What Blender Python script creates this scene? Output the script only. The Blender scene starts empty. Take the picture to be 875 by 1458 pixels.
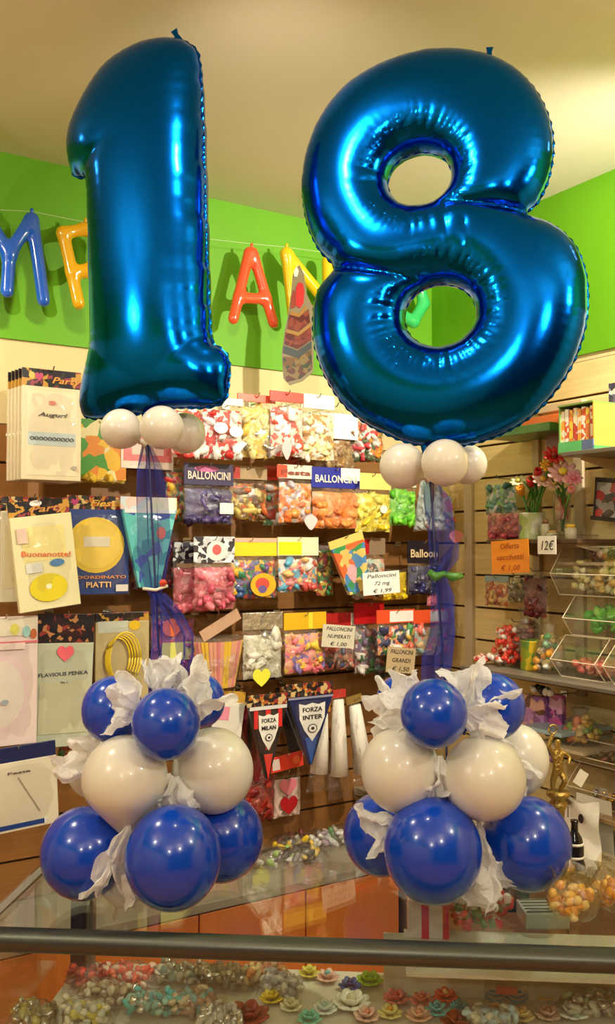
import bpy, math, random
import numpy as np
from mathutils import noise as mnoise
from mathutils import Vector, Matrix

# ------------------------------------------------------------------ camera, world, exposure
F_PX, CX, CY = 1315.0, 437.5, 729.0
CAM_Z = 1.65
PITCH = math.atan(51.0 / F_PX)
scene = bpy.context.scene
COL = scene.collection
cd = bpy.data.cameras.new('camera')
cam = bpy.data.objects.new('camera', cd)
COL.objects.link(cam)
cam.location = (0, 0, CAM_Z)
cam.rotation_euler = (math.pi / 2 + PITCH, 0, 0)
cd.sensor_fit = 'VERTICAL'
cd.sensor_height = 36.0
cd.lens = 36.0 * F_PX / 1458.0
cd.clip_start = 0.02
scene.camera = cam
w = bpy.data.worlds.new('world')
scene.world = w
w.use_nodes = True
w.node_tree.nodes['Background'].inputs[0].default_value = (1.0, 0.8, 0.55, 1)
w.node_tree.nodes['Background'].inputs[1].default_value = 0.05
vs = scene.view_settings
vs.view_transform = 'Standard'
vs.look = 'None'
vs.gamma = 1.0
vs.use_curve_mapping = False
vs.exposure = 0.04
scene.cycles.max_bounces = 10
scene.cycles.transparent_max_bounces = 24
scene.cycles.caustics_reflective = False
scene.cycles.caustics_refractive = False

LAMPS = [  # x, y, z, watts, aim (None = all round)
    (-1.75, 0.55, 2.55, 38, None),
    (0.95, -0.55, 2.55, 40, None),
    (-0.35, -1.30, 2.50, 42, None),
    (1.70, 0.95, 2.60, 34, None),
    (-1.25, 2.05, 2.78, 46, (-1.0, 3.1, 1.2)),
    (-0.10, 1.70, 2.78, 34, (0.0, 3.75, 1.7)),
    (1.25, 2.15, 2.78, 150, (0.45, 3.7, 1.8)),
]

# ------------------------------------------------------------------ frames of the two walls
RNG = random.Random(7)
f0 = Vector((0, math.cos(PITCH), math.sin(PITCH)))
u0 = Vector((0, -math.sin(PITCH), math.cos(PITCH)))


def ray(px, py):
    return (Vector((1, 0, 0)) * ((px - CX) / F_PX) + u0 * (-(py - CY) / F_PX) + f0)


def PY(px, py, Y):
    """point seen at the pixel, at world depth Y"""
    d = ray(px, py)
    return Vector((0, 0, CAM_Z)) + d * (Y / d.y)


def PZ(px, py, z):
    d = ray(px, py)
    return Vector((0, 0, CAM_Z)) + d * ((z - CAM_Z) / d.z)


COR = Vector((0.5425, 4.0, 0))
A1 = math.radians(32.1)
A2 = math.radians(32.1 - 90)


class Wall:
    def __init__(s, ang):
        s.a = ang
        s.d = Vector((math.cos(ang), math.sin(ang), 0))
        s.n = Vector((math.sin(ang), -math.cos(ang), 0))

    def P(s, px, py, off=0.0):
        d = ray(px, py)
        q = COR + s.n * off
        t = (q - Vector((0, 0, CAM_Z))).dot(s.n) / d.dot(s.n)
        return Vector((0, 0, CAM_Z)) + d * t

    def s_of(s, p):
        return (p - COR).dot(s.d)

    def at(s, u, z, off=0.0):
        return COR + s.d * u + s.n * off + Vector((0, 0, z))


LW, RW = Wall(A1), Wall(A2)
Z_CEIL = PY(615, 352, 4.0).z
Z_GREEN = PY(606, 553, 4.0).z
Z_TOP = 0.855

# ------------------------------------------------------------------ materials


def lin(c):
    out = []
    for v in c[:3]:
        v = v / 255.0
        out.append(v / 12.92 if v <= 0.04045 else ((v + 0.055) / 1.055) ** 2.4)
    return (*out, 1.0)


MC = {}


def mat(name, rgb, rough=0.5, metal=0.0, var=0.08, scale=12.0, bump=0.0, bscale=60.0, coat=0.0, sss=0.0, trans=0.0, alpha=1.0):
    if name in MC:
        return MC[name]
    m = bpy.data.materials.new(name)
    m.use_nodes = True
    nt = m.node_tree
    b = nt.nodes['Principled BSDF']
    tc = nt.nodes.new('ShaderNodeTexCoord')
    nz = nt.nodes.new('ShaderNodeTexNoise')
    nz.inputs['Scale'].default_value = scale
    nz.inputs['Detail'].default_value = 3
    nt.links.new(tc.outputs['Object'], nz.inputs['Vector'])
    mx = nt.nodes.new('ShaderNodeMix')
    mx.data_type = 'RGBA'
    c = lin(rgb)
    mx.inputs[6].default_value = (*[v * (1 - var) for v in c[:3]], 1)
    mx.inputs[7].default_value = (*[min(1, v * (1 + var)) for v in c[:3]], 1)
    nt.links.new(nz.outputs['Fac'], mx.inputs[0])
    nt.links.new(mx.outputs[2], b.inputs['Base Color'])
    b.inputs['Roughness'].default_value = rough
    b.inputs['Metallic'].default_value = metal
    b.inputs['Coat Weight'].default_value = coat
    b.inputs['Coat Roughness'].default_value = 0.06
    if sss:
        b.inputs['Subsurface Weight'].default_value = sss
        b.inputs['Subsurface Radius'].default_value = (0.02, 0.02, 0.02)
        b.inputs['Subsurface Scale'].default_value = 0.5
    b.inputs['Transmission Weight'].default_value = trans
    if alpha < 1:
        b.inputs['Alpha'].default_value = alpha
    if bump:
        n2 = nt.nodes.new('ShaderNodeTexNoise')
        n2.inputs['Scale'].default_value = bscale
        n2.inputs['Detail'].default_value = 4
        nt.links.new(tc.outputs['Object'], n2.inputs['Vector'])
        bp = nt.nodes.new('ShaderNodeBump')
        bp.inputs['Strength'].default_value = bump
        bp.inputs['Distance'].default_value = 0.01
        nt.links.new(n2.outputs['Fac'], bp.inputs['Height'])
        nt.links.new(bp.outputs['Normal'], b.inputs['Normal'])
    MC[name] = m
    return m


def hexn(rgb):
    return '%02x%02x%02x' % tuple(int(v) for v in rgb[:3])


def card(rgb):
    return mat('card_' + hexn(rgb), rgb, rough=0.35, coat=0.25)


def sweet(rgb):
    return mat('sweet_' + hexn(rgb), rgb, rough=0.3, var=0.2, scale=40, coat=0.3)


def printed(cols, scale=60.0, rough=0.3):
    """flat print: patches of the given colours"""
    key = 'print_' + '_'.join(hexn(c) for c in cols) + '_%d' % scale
    if key[:60] in MC:
        return MC[key[:60]]
    m = bpy.data.materials.new(key[:60])
    m.use_nodes = True
    nt = m.node_tree
    b = nt.nodes['Principled BSDF']
    b.inputs['Roughness'].default_value = rough
    b.inputs['Coat Weight'].default_value = 0.3
    tc = nt.nodes.new('ShaderNodeTexCoord')
    nz = nt.nodes.new('ShaderNodeTexNoise')
    nz.inputs['Scale'].default_value = scale * 0.6
    nt.links.new(tc.outputs['Object'], nz.inputs['Vector'])
    ad = nt.nodes.new('ShaderNodeVectorMath')
    ad.operation = 'MULTIPLY_ADD'
    ad.inputs[1].default_value = (0.03, 0.03, 0.03)
    nt.links.new(nz.outputs['Color'], ad.inputs[0])
    nt.links.new(tc.outputs['Object'], ad.inputs[2])
    vo = nt.nodes.new('ShaderNodeTexVoronoi')
    vo.inputs['Scale'].default_value = scale
    nt.links.new(ad.outputs[0], vo.inputs['Vector'])
    sp = nt.nodes.new('ShaderNodeSeparateColor')
    nt.links.new(vo.outputs['Color'], sp.inputs[0])
    cr = nt.nodes.new('ShaderNodeValToRGB')
    cr.color_ramp.interpolation = 'CONSTANT'
    el = cr.color_ramp.elements
    n = len(cols)
    el[0].position = 0
    el[0].color = lin(cols[0])
    el[1].position = 1.0 / n
    el[1].color = lin(cols[1 % n])
    for i in range(2, n):
        e = el.new(i / n)
        e.color = lin(cols[i])
    nt.links.new(sp.outputs[0], cr.inputs[0])
    nt.links.new(cr.outputs[0], b.inputs['Base Color'])
    MC[key[:60]] = m
    return m


def clear_mat(name, tint=(1, 1, 1), gloss=0.12, rough=0.03, bump=0.0, bscale=40.0, body=None, bodyw=0.0, ior=1.45):
    """thin clear sheet: transparent + fresnel gloss (+ a little milky body)"""
    if name in MC:
        return MC[name]
    m = bpy.data.materials.new(name)
    m.use_nodes = True
    nt = m.node_tree
    nt.nodes.clear()
    out = nt.nodes.new('ShaderNodeOutputMaterial')
    tr = nt.nodes.new('ShaderNodeBsdfTransparent')
    tr.inputs[0].default_value = (*tint, 1)
    gl = nt.nodes.new('ShaderNodeBsdfGlossy')
    gl.inputs['Roughness'].default_value = rough
    geo = nt.nodes.new('ShaderNodeNewGeometry')
    dt = nt.nodes.new('ShaderNodeVectorMath')
    dt.operation = 'DOT_PRODUCT'
    nt.links.new(geo.outputs['Normal'], dt.inputs[0])
    nt.links.new(geo.outputs['Incoming'], dt.inputs[1])
    prev = dt.outputs['Value']
    for op, v in (('ABSOLUTE', None), ('SUBTRACT', None), ('POWER', 5.0), ('MULTIPLY_ADD', 0.9 if ior > 1.2 else 0.0)):
        ma = nt.nodes.new('ShaderNodeMath')
        ma.operation = op
        if op == 'SUBTRACT':
            ma.inputs[0].default_value = 1.0
            nt.links.new(prev, ma.inputs[1])
        else:
            nt.links.new(prev, ma.inputs[0])
            if v is not None:
                ma.inputs[1].default_value = v
            if op == 'MULTIPLY_ADD':
                ma.inputs[2].default_value = gloss + (0.03 if ior > 1.2 else 0)
        ma.use_clamp = op == 'MULTIPLY_ADD'
        prev = ma.outputs[0]
    mx = nt.nodes.new('ShaderNodeMixShader')
    nt.links.new(ma.outputs[0], mx.inputs[0])
    last = tr
    if body is not None:
        df = nt.nodes.new('ShaderNodeBsdfDiffuse')
        df.inputs[0].default_value = lin(body)
        tl = nt.nodes.new('ShaderNodeBsdfTranslucent')
        tl.inputs[0].default_value = lin(body)
        m1 = nt.nodes.new('ShaderNodeMixShader')
        m1.inputs[0].default_value = 0.4
        nt.links.new(df.outputs[0], m1.inputs[1])
        nt.links.new(tl.outputs[0], m1.inputs[2])
        m2 = nt.nodes.new('ShaderNodeMixShader')
        m2.inputs[0].default_value = bodyw
        nt.links.new(tr.outputs[0], m2.inputs[1])
        nt.links.new(m1.outputs[0], m2.inputs[2])
        last = m2
    nt.links.new(last.outputs[0], mx.inputs[1])
    nt.links.new(gl.outputs[0], mx.inputs[2])
    nt.links.new(mx.outputs[0], out.inputs[0])
    if bump:
        tc = nt.nodes.new('ShaderNodeTexCoord')
        n2 = nt.nodes.new('ShaderNodeTexNoise')
        n2.inputs['Scale'].default_value = bscale
        n2.inputs['Detail'].default_value = 3
        nt.links.new(tc.outputs['Object'], n2.inputs['Vector'])
        bp = nt.nodes.new('ShaderNodeBump')
        bp.inputs['Strength'].default_value = bump
        bp.inputs['Distance'].default_value = 0.02
        nt.links.new(n2.outputs['Fac'], bp.inputs['Height'])
        nt.links.new(bp.outputs['Normal'], gl.inputs['Normal'])
        nt.links.new(bp.outputs['Normal'], dt.inputs[0])
    MC[name] = m
    return m


M_FILM2 = clear_mat('flat_film', gloss=0.03, rough=0.12, bump=0.15, bscale=30, body=(235, 225, 205), bodyw=0.03)
M_FILM = clear_mat('cellophane_film', gloss=0.07, rough=0.12, bump=0.9, bscale=55, body=(235, 225, 205), bodyw=0.05)
M_GLASS = clear_mat('counter_glass', tint=(0.93, 0.96, 0.94), gloss=0.02, rough=0.015)
M_ACR = clear_mat('acrylic', tint=(0.97, 0.97, 0.95), gloss=0.05, rough=0.04, body=(230, 220, 200), bodyw=0.05)
M_TULLE = clear_mat('blue_tulle', gloss=0.0, rough=0.5, body=(76, 88, 196), bodyw=0.54, ior=1.05)
M_TISSUE = clear_mat('white_tissue', gloss=0.01, rough=0.4, body=(255, 254, 252), bodyw=0.94, ior=1.1)
M_FOIL = mat('blue_foil', (5, 106, 212), rough=0.16, metal=1.0, var=0.05, bump=0.06, bscale=9)
M_LBLUE = mat('blue_latex', (9, 66, 188), rough=0.2, coat=0.55, var=0.03, sss=0.0)
M_LWHITE = mat('white_latex', (226, 220, 206), rough=0.28, coat=0.4, var=0.01, sss=0.15)
M_STEEL = mat('steel', (190, 185, 175), rough=0.25, metal=1.0)
M_BLACKM = mat('dark_metal', (52, 52, 48), rough=0.3, metal=0.6, var=0.05)
M_WHITECARD = card((240, 234, 215))
M_STICK = mat('blue_grey_stick', (70, 76, 130), rough=0.3)
M_INK = mat('ink', (45, 42, 48), rough=0.5)

# ------------------------------------------------------------------ mesh helpers


class MB:
    def __init__(s):
        s.v, s.f, s.m, s.mats = [], [], [], []

    def mi(s, m):
        if m not in s.mats:
            s.mats.append(m)
        return s.mats.index(m)

    def add(s, vs_, fs, m):
        k = len(s.v)
        i = s.mi(m)
        s.v.extend([tuple(v) for v in vs_])
        for f in fs:
            s.f.append(tuple(k + j for j in f))
            s.m.append(i)

    def box(s, c, size, m, M=None):
        x, y, z = [v / 2 for v in size]
        vs_ = [Vector((a * x, b * y, d * z)) for a in (-1, 1) for b in (-1, 1) for d in (-1, 1)]
        if M is not None:
            vs_ = [M @ v for v in vs_]
        vs_ = [v + Vector(c) for v in vs_]
        s.add(vs_, [(0, 1, 3, 2), (4, 6, 7, 5), (0, 4, 5, 1), (2, 3, 7, 6), (0, 2, 6, 4), (1, 5, 7, 3)], m)

    def tube(s, pts, r, m, n=8):
        pts = [Vector(p) for p in pts]
        rs = r if isinstance(r, (list, tuple)) else [r] * len(pts)
        vs_, fs = [], []
        for i, p in enumerate(pts):
            t = (pts[min(i + 1, len(pts) - 1)] - pts[max(i - 1, 0)]).normalized()
            a = t.cross(Vector((0, 0, 1)) if abs(t.z) < 0.9 else Vector((1, 0, 0))).normalized()
            b = t.cross(a)
            for k in range(n):
                q = 2 * math.pi * k / n
                vs_.append(p + (a * math.cos(q) + b * math.sin(q)) * rs[i])
        for i in range(len(pts) - 1):
            for k in range(n):
                fs.append((i * n + k, i * n + (k + 1) % n, (i + 1) * n + (k + 1) % n, (i + 1) * n + k))
        fs.append(tuple(range(n - 1, -1, -1)))
        fs.append(tuple((len(pts) - 1) * n + k for k in range(n)))
        s.add(vs_, fs, m)

    def lathe(s, prof, m, c=(0, 0, 0), n=20, M=None):
        vs_, fs = [], []
        for r, z in prof:
            for k in range(n):
                q = 2 * math.pi * k / n
                v = Vector((r * math.cos(q), r * math.sin(q), z))
                if M is not None:
                    v = M @ v
                vs_.append(v + Vector(c))
        for i in range(len(prof) - 1):
            for k in range(n):
                fs.append((i * n + k, i * n + (k + 1) % n, (i + 1) * n + (k + 1) % n, (i + 1) * n + k))
        fs.append(tuple(range(n - 1, -1, -1)))
        fs.append(tuple((len(prof) - 1) * n + k for k in range(n)))
        s.add(vs_, fs, m)

    def grid(s, fn, nu, nv, m, wrap=False):
        vs_ = [fn(i / nu, j / nv) for j in range(nv + 1) for i in range(nu + 1)]
        fs = [(j * (nu + 1) + i, j * (nu + 1) + i + 1, (j + 1) * (nu + 1) + i + 1, (j + 1) * (nu + 1) + i) for j in range(nv) for i in range(nu)]
        s.add(vs_, fs, m)

    def blob(s, c, r, m, rng=RNG, jit=0.15, lvl=1, R=None):
        tv, tf = ICO[lvl]
        if R is None:
            R = Matrix.Rotation(rng.uniform(0, 6.28), 3, Vector((rng.uniform(-1, 1), rng.uniform(-1, 1), rng.uniform(-1, 1) + 0.01)).normalized())
        rr = Vector(r) if not isinstance(r, (int, float)) else Vector((r, r, r))
        c = Vector(c)
        vs_ = []
        for v in tv:
            k = 1 + rng.uniform(-jit, jit)
            vs_.append(c + R @ Vector((v.x * rr.x * k, v.y * rr.y * k, v.z * rr.z * k)))
        s.add(vs_, tf, m)

    def prism(s, poly, y0, y1, m, m2=None):
        """poly in x,z; extruded along y"""
        n = len(poly)
        vs_ = [(x, y0, z) for x, z in poly] + [(x, y1, z) for x, z in poly]
        s.add(vs_, [tuple(range(n)), tuple(range(2 * n - 1, n - 1, -1))] + [(i, i + n, (i + 1) % n + n, (i + 1) % n) for i in range(n)], m)

    def build(s, name, parent=None, smooth=False, loc=None, bevel=0.0):
        me = bpy.data.meshes.new(name)
        me.from_pydata(s.v, [], s.f)
        for m in s.mats:
            me.materials.append(m)
        if len(s.mats) > 1:
            me.polygons.foreach_set('material_index', s.m)
        if smooth:
            me.polygons.foreach_set('use_smooth', [True] * len(s.f))
        me.update()
        o = bpy.data.objects.new(name, me)
        COL.objects.link(o)
        if parent is not None:
            o.parent = parent
        if loc is not None:
            o.location = loc
        if bevel:
            md = o.modifiers.new('bevel', 'BEVEL')
            md.width = bevel
            md.segments = 2
            md.limit_method = 'ANGLE'
        return o


def _ico():
    t = (1 + 5 ** 0.5) / 2
    v = [Vector(p).normalized() for p in [(-1, t, 0), (1, t, 0), (-1, -t, 0), (1, -t, 0), (0, -1, t), (0, 1, t), (0, -1, -t), (0, 1, -t), (t, 0, -1), (t, 0, 1), (-t, 0, -1), (-t, 0, 1)]]
    f = [(0, 11, 5), (0, 5, 1), (0, 1, 7), (0, 7, 10), (0, 10, 11), (1, 5, 9), (5, 11, 4), (11, 10, 2), (10, 7, 6), (7, 1, 8), (3, 9, 4), (3, 4, 2), (3, 2, 6), (3, 6, 8), (3, 8, 9), (4, 9, 5), (2, 4, 11), (6, 2, 10), (8, 6, 7), (9, 8, 1)]
    out = [(list(v), list(f))]
    for _ in range(3):
        cache, nf = {}, []
        v = list(v)

        def mid(a, b):
            k = (min(a, b), max(a, b))
            if k not in cache:
                v.append(((v[a] + v[b]) / 2).normalized())
                cache[k] = len(v) - 1
            return cache[k]
        for a, b, c in f:
            x, y, z = mid(a, b), mid(b, c), mid(c, a)
            nf += [(a, x, z), (b, y, x), (c, z, y), (x, y, z)]
        f = nf
        out.append((list(v), list(f)))
    return out


ICO = _ico()


def tag(o, label=None, cat=None, group=None, kind=None):
    if label:
        o['label'] = label
    if cat:
        o['category'] = cat
    if group:
        o['group'] = group
    if kind:
        o['kind'] = kind
    return o


def empty(name, loc, rz=0.0, label=None, cat=None, group=None, ry=0.0, rx=0.0):
    o = bpy.data.objects.new(name, None)
    COL.objects.link(o)
    o.empty_display_size = 0.02
    o.location = loc
    o.rotation_euler = (rx, ry, rz)
    return tag(o, label, cat, group)


def copy_tree(o, loc=None, label=None, parent=None, group=None):
    c = o.copy()
    COL.objects.link(c)
    if parent is not None:
        c.parent = parent
    if loc is not None:
        c.location = loc
    if label:
        c['label'] = label
    if group:
        c['group'] = group
    for ch in list(o.children):
        copy_tree(ch, parent=c)
    return c


TXT = {}


def text(parent, s_, size, loc, m, name='lettering', ry=0.0, width=None, bold=False, shear=0.0):
    """flat lettering facing local -y, centred at loc"""
    cu = bpy.data.curves.new('txt', 'FONT')
    cu.body = s_
    cu.size = size
    cu.align_x = 'CENTER'
    cu.align_y = 'CENTER'
    cu.extrude = 0.0004
    cu.resolution_u = 2
    cu.shear = shear
    if bold:
        cu.offset = size * 0.02
    to = bpy.data.objects.new('txt', cu)
    me = bpy.data.meshes.new_from_object(to)
    bpy.data.objects.remove(to)
    bpy.data.curves.remove(cu)
    me.materials.clear()
    me.materials.append(m)
    o = bpy.data.objects.new(name, me)
    COL.objects.link(o)
    o.parent = parent
    o.location = loc
    o.rotation_euler = (math.pi / 2, ry, 0)
    if width:
        w0 = max(v.co.x for v in me.vertices) - min(v.co.x for v in me.vertices)
        o.scale = (width / w0, 1, 1)
    return o


# ------------------------------------------------------------------ room shell
M_CEIL = mat('ceiling_paint', (232, 222, 198), rough=0.9, var=0.03, scale=3, bump=0.05, bscale=200)
M_GREEN = mat('green_paint', (104, 172, 14), rough=0.6, var=0.04, scale=3, bump=0.05, bscale=150)
M_CREAM = mat('cream_paint', (226, 206, 152), rough=0.7, var=0.03, scale=4)
M_TILE = mat('terracotta_tile', (196, 120, 66), rough=0.35, var=0.15, scale=5)
M_GROUT = mat('grout', (120, 95, 70), rough=0.9)


def wood(name, rgb, sc=(2, 2, 22), var=0.22, rough=0.45):
    if name in MC:
        return MC[name]
    m = mat(name, rgb, rough=rough, var=var, coat=0.1)
    nt = m.node_tree
    nz = [n for n in nt.nodes if n.type == 'TEX_NOISE'][0]
    tc = [n for n in nt.nodes if n.type == 'TEX_COORD'][0]
    mp = nt.nodes.new('ShaderNodeMapping')
    mp.inputs['Scale'].default_value = sc
    nt.links.new(tc.outputs['Object'], mp.inputs[0])
    nt.links.new(mp.outputs[0], nz.inputs['Vector'])
    nz.inputs['Scale'].default_value = 3.0
    nz.inputs['Detail'].default_value = 6
    return m


M_SLAT_SHADE = wood('shaded_slat_wood', (148, 100, 50))  # left wall slats, colour darkened for the shade between the hanging goods
M_SLAT_LIT = wood('lit_slat_wood', (230, 204, 142))  # same slat wood, colour lightened for the strong light on the right wall
M_ORANGE = wood('orange_wood', (208, 118, 52), sc=(14, 14, 1.5), var=0.12, rough=0.35)
M_DARK = mat('groove_dark', (70, 45, 25), rough=0.9)

LEN1, LEN2 = 5.2, 6.2


def wall_shell(name, W, length, sgn, back=0.0):
    """W: frame, wall runs from the corner; sgn -1 = towards negative local x"""
    b = MB()
    L = length * sgn
    x0, x1 = min(0, L), max(0, L)
    b.box(((x0 + x1) / 2, 0.06, (Z_GREEN) / 2), (x1 - x0, 0.1, Z_GREEN), M_CREAM)
    b.box(((x0 + x1) / 2, 0.055, (Z_GREEN + Z_CEIL) / 2), (x1 - x0, 0.11, Z_CEIL - Z_GREEN), M_GREEN)
    o = b.build(name)
    o.location = COR + W.n * back
    o.rotation_euler = (0, 0, W.a)
    return tag(o, kind='structure')


wall_left = wall_shell('wall_left', LW, LEN1, -1)
wall_right = wall_shell('wall_right', RW, LEN2, 1)
c_far = COR + LW.n * LEN2
o = wall_shell('wall_front', Wall(A1), LEN1, -1)
o.location = c_far + LW.d * (-LEN1)
o.rotation_euler = (0, 0, A1 + math.pi)
o.scale.x = -1
o = wall_shell('wall_side', Wall(A2), LEN2, 1)
o.location = COR - LW.d * LEN1
o.rotation_euler = (0, 0, A2 + math.pi)
o.scale.x = -1
fl = MB()
fl.box((-LEN1 / 2, -LEN2 / 2, -0.03), (LEN1 + 0.3, LEN2 + 0.3, 0.05), M_GROUT)
floor = tag(fl.build('floor'), kind='structure')
floor.location = COR
floor.rotation_euler = (0, 0, A1)
tb = MB()
tb.box((0, 0, 0), (0.327, 0.327, 0.01), M_TILE)
tile0 = tb.build('tile', floor)
tile0.location = (-0.17, -0.17, 0)
k = 0
for i in range(15):
    for j in range(18):
        if i + j == 0:
            continue
        c = tile0.copy()
        COL.objects.link(c)
        c.parent = floor
        c.location = (-0.17 - 0.333 * i, -0.17 - 0.333 * j, 0)
cb = MB()
cb.box((-LEN1 / 2, -LEN2 / 2, Z_CEIL + 0.04), (LEN1 + 0.3, LEN2 + 0.3, 0.08), M_CEIL)
ceil = tag(cb.build('ceiling'), kind='structure')
ceil.location = COR
ceil.rotation_euler = (0, 0, A1)

# slat boards
SP = 0.13
Z_SL0 = 0.50


def slats(wall, W, x0, x1, z0, z1, m, th=0.014):
    b = MB()
    b.box(((x0 + x1) / 2, -th / 2 - 0.008, 0), (x1 - x0, th, SP - 0.009), m)
    z = z0 + SP / 2
    first = None
    while z < z1:
        if first is None:
            first = o_ = b.build('slat_board', wall)
        else:
            o_ = first.copy()
            COL.objects.link(o_)
            o_.parent = wall
        o_.location = (0, 0.012, z)
        z += SP
    bb = MB()
    bb.box(((x0 + x1) / 2, 0.004, (z0 + z) / 2 - SP / 4), (x1 - x0, 0.006, z - z0 - SP / 2), M_DARK)
    bb.build('backing_panel', wall)
    return z


zt = slats(wall_left, LW, -3.4, -0.005, Z_SL0, 2.02, M_SLAT_SHADE)
slats(wall_right, RW, 0.02, 2.3, 0.5, 2.28, M_SLAT_LIT)

# ------------------------------------------------------------------ lamps
M_LAMP = bpy.data.materials.new('lamp_glow')
M_LAMP.use_nodes = True
_e = M_LAMP.node_tree.nodes['Principled BSDF']
_e.inputs['Emission Color'].default_value = (1, 0.86, 0.62, 1)
_e.inputs['Emission Strength'].default_value = 14
M_LWHT = mat('lamp_housing', (230, 228, 220), rough=0.3)
lamp_names = ['above the left side of the room', 'behind the camera on the right', 'behind the camera near the middle', 'near the right wall',
              'lighting the left end of the slat wall', 'lighting the top row of bags', 'lighting the corner shelf']
for i, (x, y, z, wt, aim) in enumerate(LAMPS):
    L = bpy.data.lights.new('spot_light', 'SPOT' if aim else 'POINT')
    L.energy = wt
    L.color = (1.0, 0.91, 0.76)
    L.shadow_soft_size = 0.028
    r = empty('ceiling_lamp', (x, y, Z_CEIL), 0, 'small white ceiling spotlight ' + lamp_names[i], 'lamp')
    b = MB()
    b.lathe([(0.05, 0.0), (0.05, -0.02), (0.02, -0.025), (0.012, -0.06)], M_LWHT)
    b.tube([(0, 0, -.02), (0, 0, z - Z_CEIL + .06)], .006, M_LWHT, 6)
    b.build('base', r, smooth=False)
    lo = bpy.data.objects.new('bulb_light', L)
    COL.objects.link(lo)
    lo.parent = r
    lo.location = (0, 0, z - Z_CEIL - 0.04)
    if aim:
        L.spot_size = math.radians(120)
        L.spot_blend = 0.7
        d = Vector(aim) - Vector((x, y, z))
        lo.rotation_euler = d.to_track_quat('-Z', 'Y').to_euler()
    b = MB()
    b.lathe([(0.012, 0.035), (0.024, 0.02), (0.03, 0.0), (0.022, -0.018), (0.004, -0.028)], M_LAMP, c=(0, 0, z - Z_CEIL + 0.035), n=12)
    b.build('bulb', r, smooth=True)

# ------------------------------------------------------------------ inflated shapes


def catmull(pts, n=10, closed=True):
    out = []
    N = len(pts)
    for i in range(N):
        p0, p1, p2, p3 = [np.array(pts[(i + k) % N], float) for k in (-1, 0, 1, 2)]
        for t in np.arange(n) / n:
            out.append(0.5 * ((2 * p1) + (-p0 + p2) * t + (2 * p0 - 5 * p1 + 4 * p2 - p3) * t * t + (-p0 + 3 * p1 - 3 * p2 + p3) * t ** 3))
    return np.array(out)


def inside(poly, X, Y):
    c = np.zeros(X.shape, bool)
    x0, y0 = poly[:, 0], poly[:, 1]
    x1, y1 = np.roll(x0, -1), np.roll(y0, -1)
    for a, b_, p, q in zip(x0, y0, x1, y1):
        if b_ == q:
            continue
        m = ((b_ > Y) != (q > Y)) & (X < (p - a) * (Y - b_) / (q - b_) + a)
        c ^= m
    return c


def nets(Fv, org, h):
    """naive surface nets of the zero set of Fv (negative inside)"""
    S = Fv < 0
    nx, ny, nz = Fv.shape
    sl = [slice(0, -1), slice(1, None)]
    cnt = np.zeros((nx - 1, ny - 1, nz - 1), np.float32)
    acc = np.zeros((3, nx - 1, ny - 1, nz - 1), np.float32)
    for ax in range(3):
        oth = [a for a in range(3) if a != ax]
        for i in (0, 1):
            for j in (0, 1):
                a = [None] * 3
                a[oth[0]] = sl[i]
                a[oth[1]] = sl[j]
                b = list(a)
                a[ax], b[ax] = sl[0], sl[1]
                A, B = Fv[tuple(a)], Fv[tuple(b)]
                cr = (A < 0) != (B < 0)
                t = np.where(cr, A / np.where(cr, A - B, 1), 0)
                cnt += cr
                acc[ax] += t
                acc[oth[0]] += cr * i
                acc[oth[1]] += cr * j
    has = cnt > 0
    idx = -np.ones(cnt.shape, int)
    idx[has] = np.arange(has.sum())
    base = np.argwhere(has).astype(np.float32)
    V = (base + (acc[:, has] / cnt[has]).T) * h + np.array(org)
    faces = []
    for ax in range(3):
        oth = [a for a in range(3) if a != ax]
        a = [slice(None)] * 3
        b = [slice(None)] * 3
        a[ax], b[ax] = slice(0, -1), slice(1, None)
        A, B = S[tuple(a)], S[tuple(b)]
        e = np.argwhere(A != B)
        flip = A[tuple(e.T)]
        ok = (e[:, oth[0]] > 0) & (e[:, oth[1]] > 0) & (e[:, oth[0]] < cnt.shape[oth[0]]) & (e[:, oth[1]] < cnt.shape[oth[1]])
        e, flip = e[ok], flip[ok]
        q = []
        for di, dj in ((1, 1), (0, 1), (0, 0), (1, 0)):
            c = e.copy()
            c[:, oth[0]] -= di
            c[:, oth[1]] -= dj
            q.append(idx[tuple(c.T)])
        q = np.stack(q, 1)
        fl_ = flip if ax != 1 else ~flip
        q[~fl_] = q[~fl_][:, ::-1]
        faces.append(q)
    Fc = np.concatenate(faces)
    return V, Fc


def relax(V, Fc, it, lam=0.5):
    a = Fc.ravel()
    b = np.roll(Fc, -1, 1).ravel()
    n = len(V)
    i = np.concatenate([a, b])
    j = np.concatenate([b, a])
    deg = np.bincount(i, minlength=n)[:, None]
    for _ in range(it):
        s_ = np.stack([np.bincount(i, V[j, k], n) for k in range(3)], 1) / deg
        V = V + lam * (s_ - V)
    return V


def np_mesh(name, V, Fc, m, parent=None):
    me = bpy.data.meshes.new(name)
    me.vertices.add(len(V))
    me.vertices.foreach_set('co', V.astype(np.float32).ravel())
    me.loops.add(Fc.size)
    me.loops.foreach_set('vertex_index', Fc.ravel().astype(np.int32))
    me.polygons.add(len(Fc))
    me.polygons.foreach_set('loop_start', np.arange(len(Fc), dtype=np.int32) * Fc.shape[1])
    me.polygons.foreach_set('use_smooth', np.ones(len(Fc), bool))
    me.update()
    me.validate()
    me.materials.append(m)
    o = bpy.data.objects.new(name, me)
    COL.objects.link(o)
    if parent is not None:
        o.parent = parent
    return o


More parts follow.
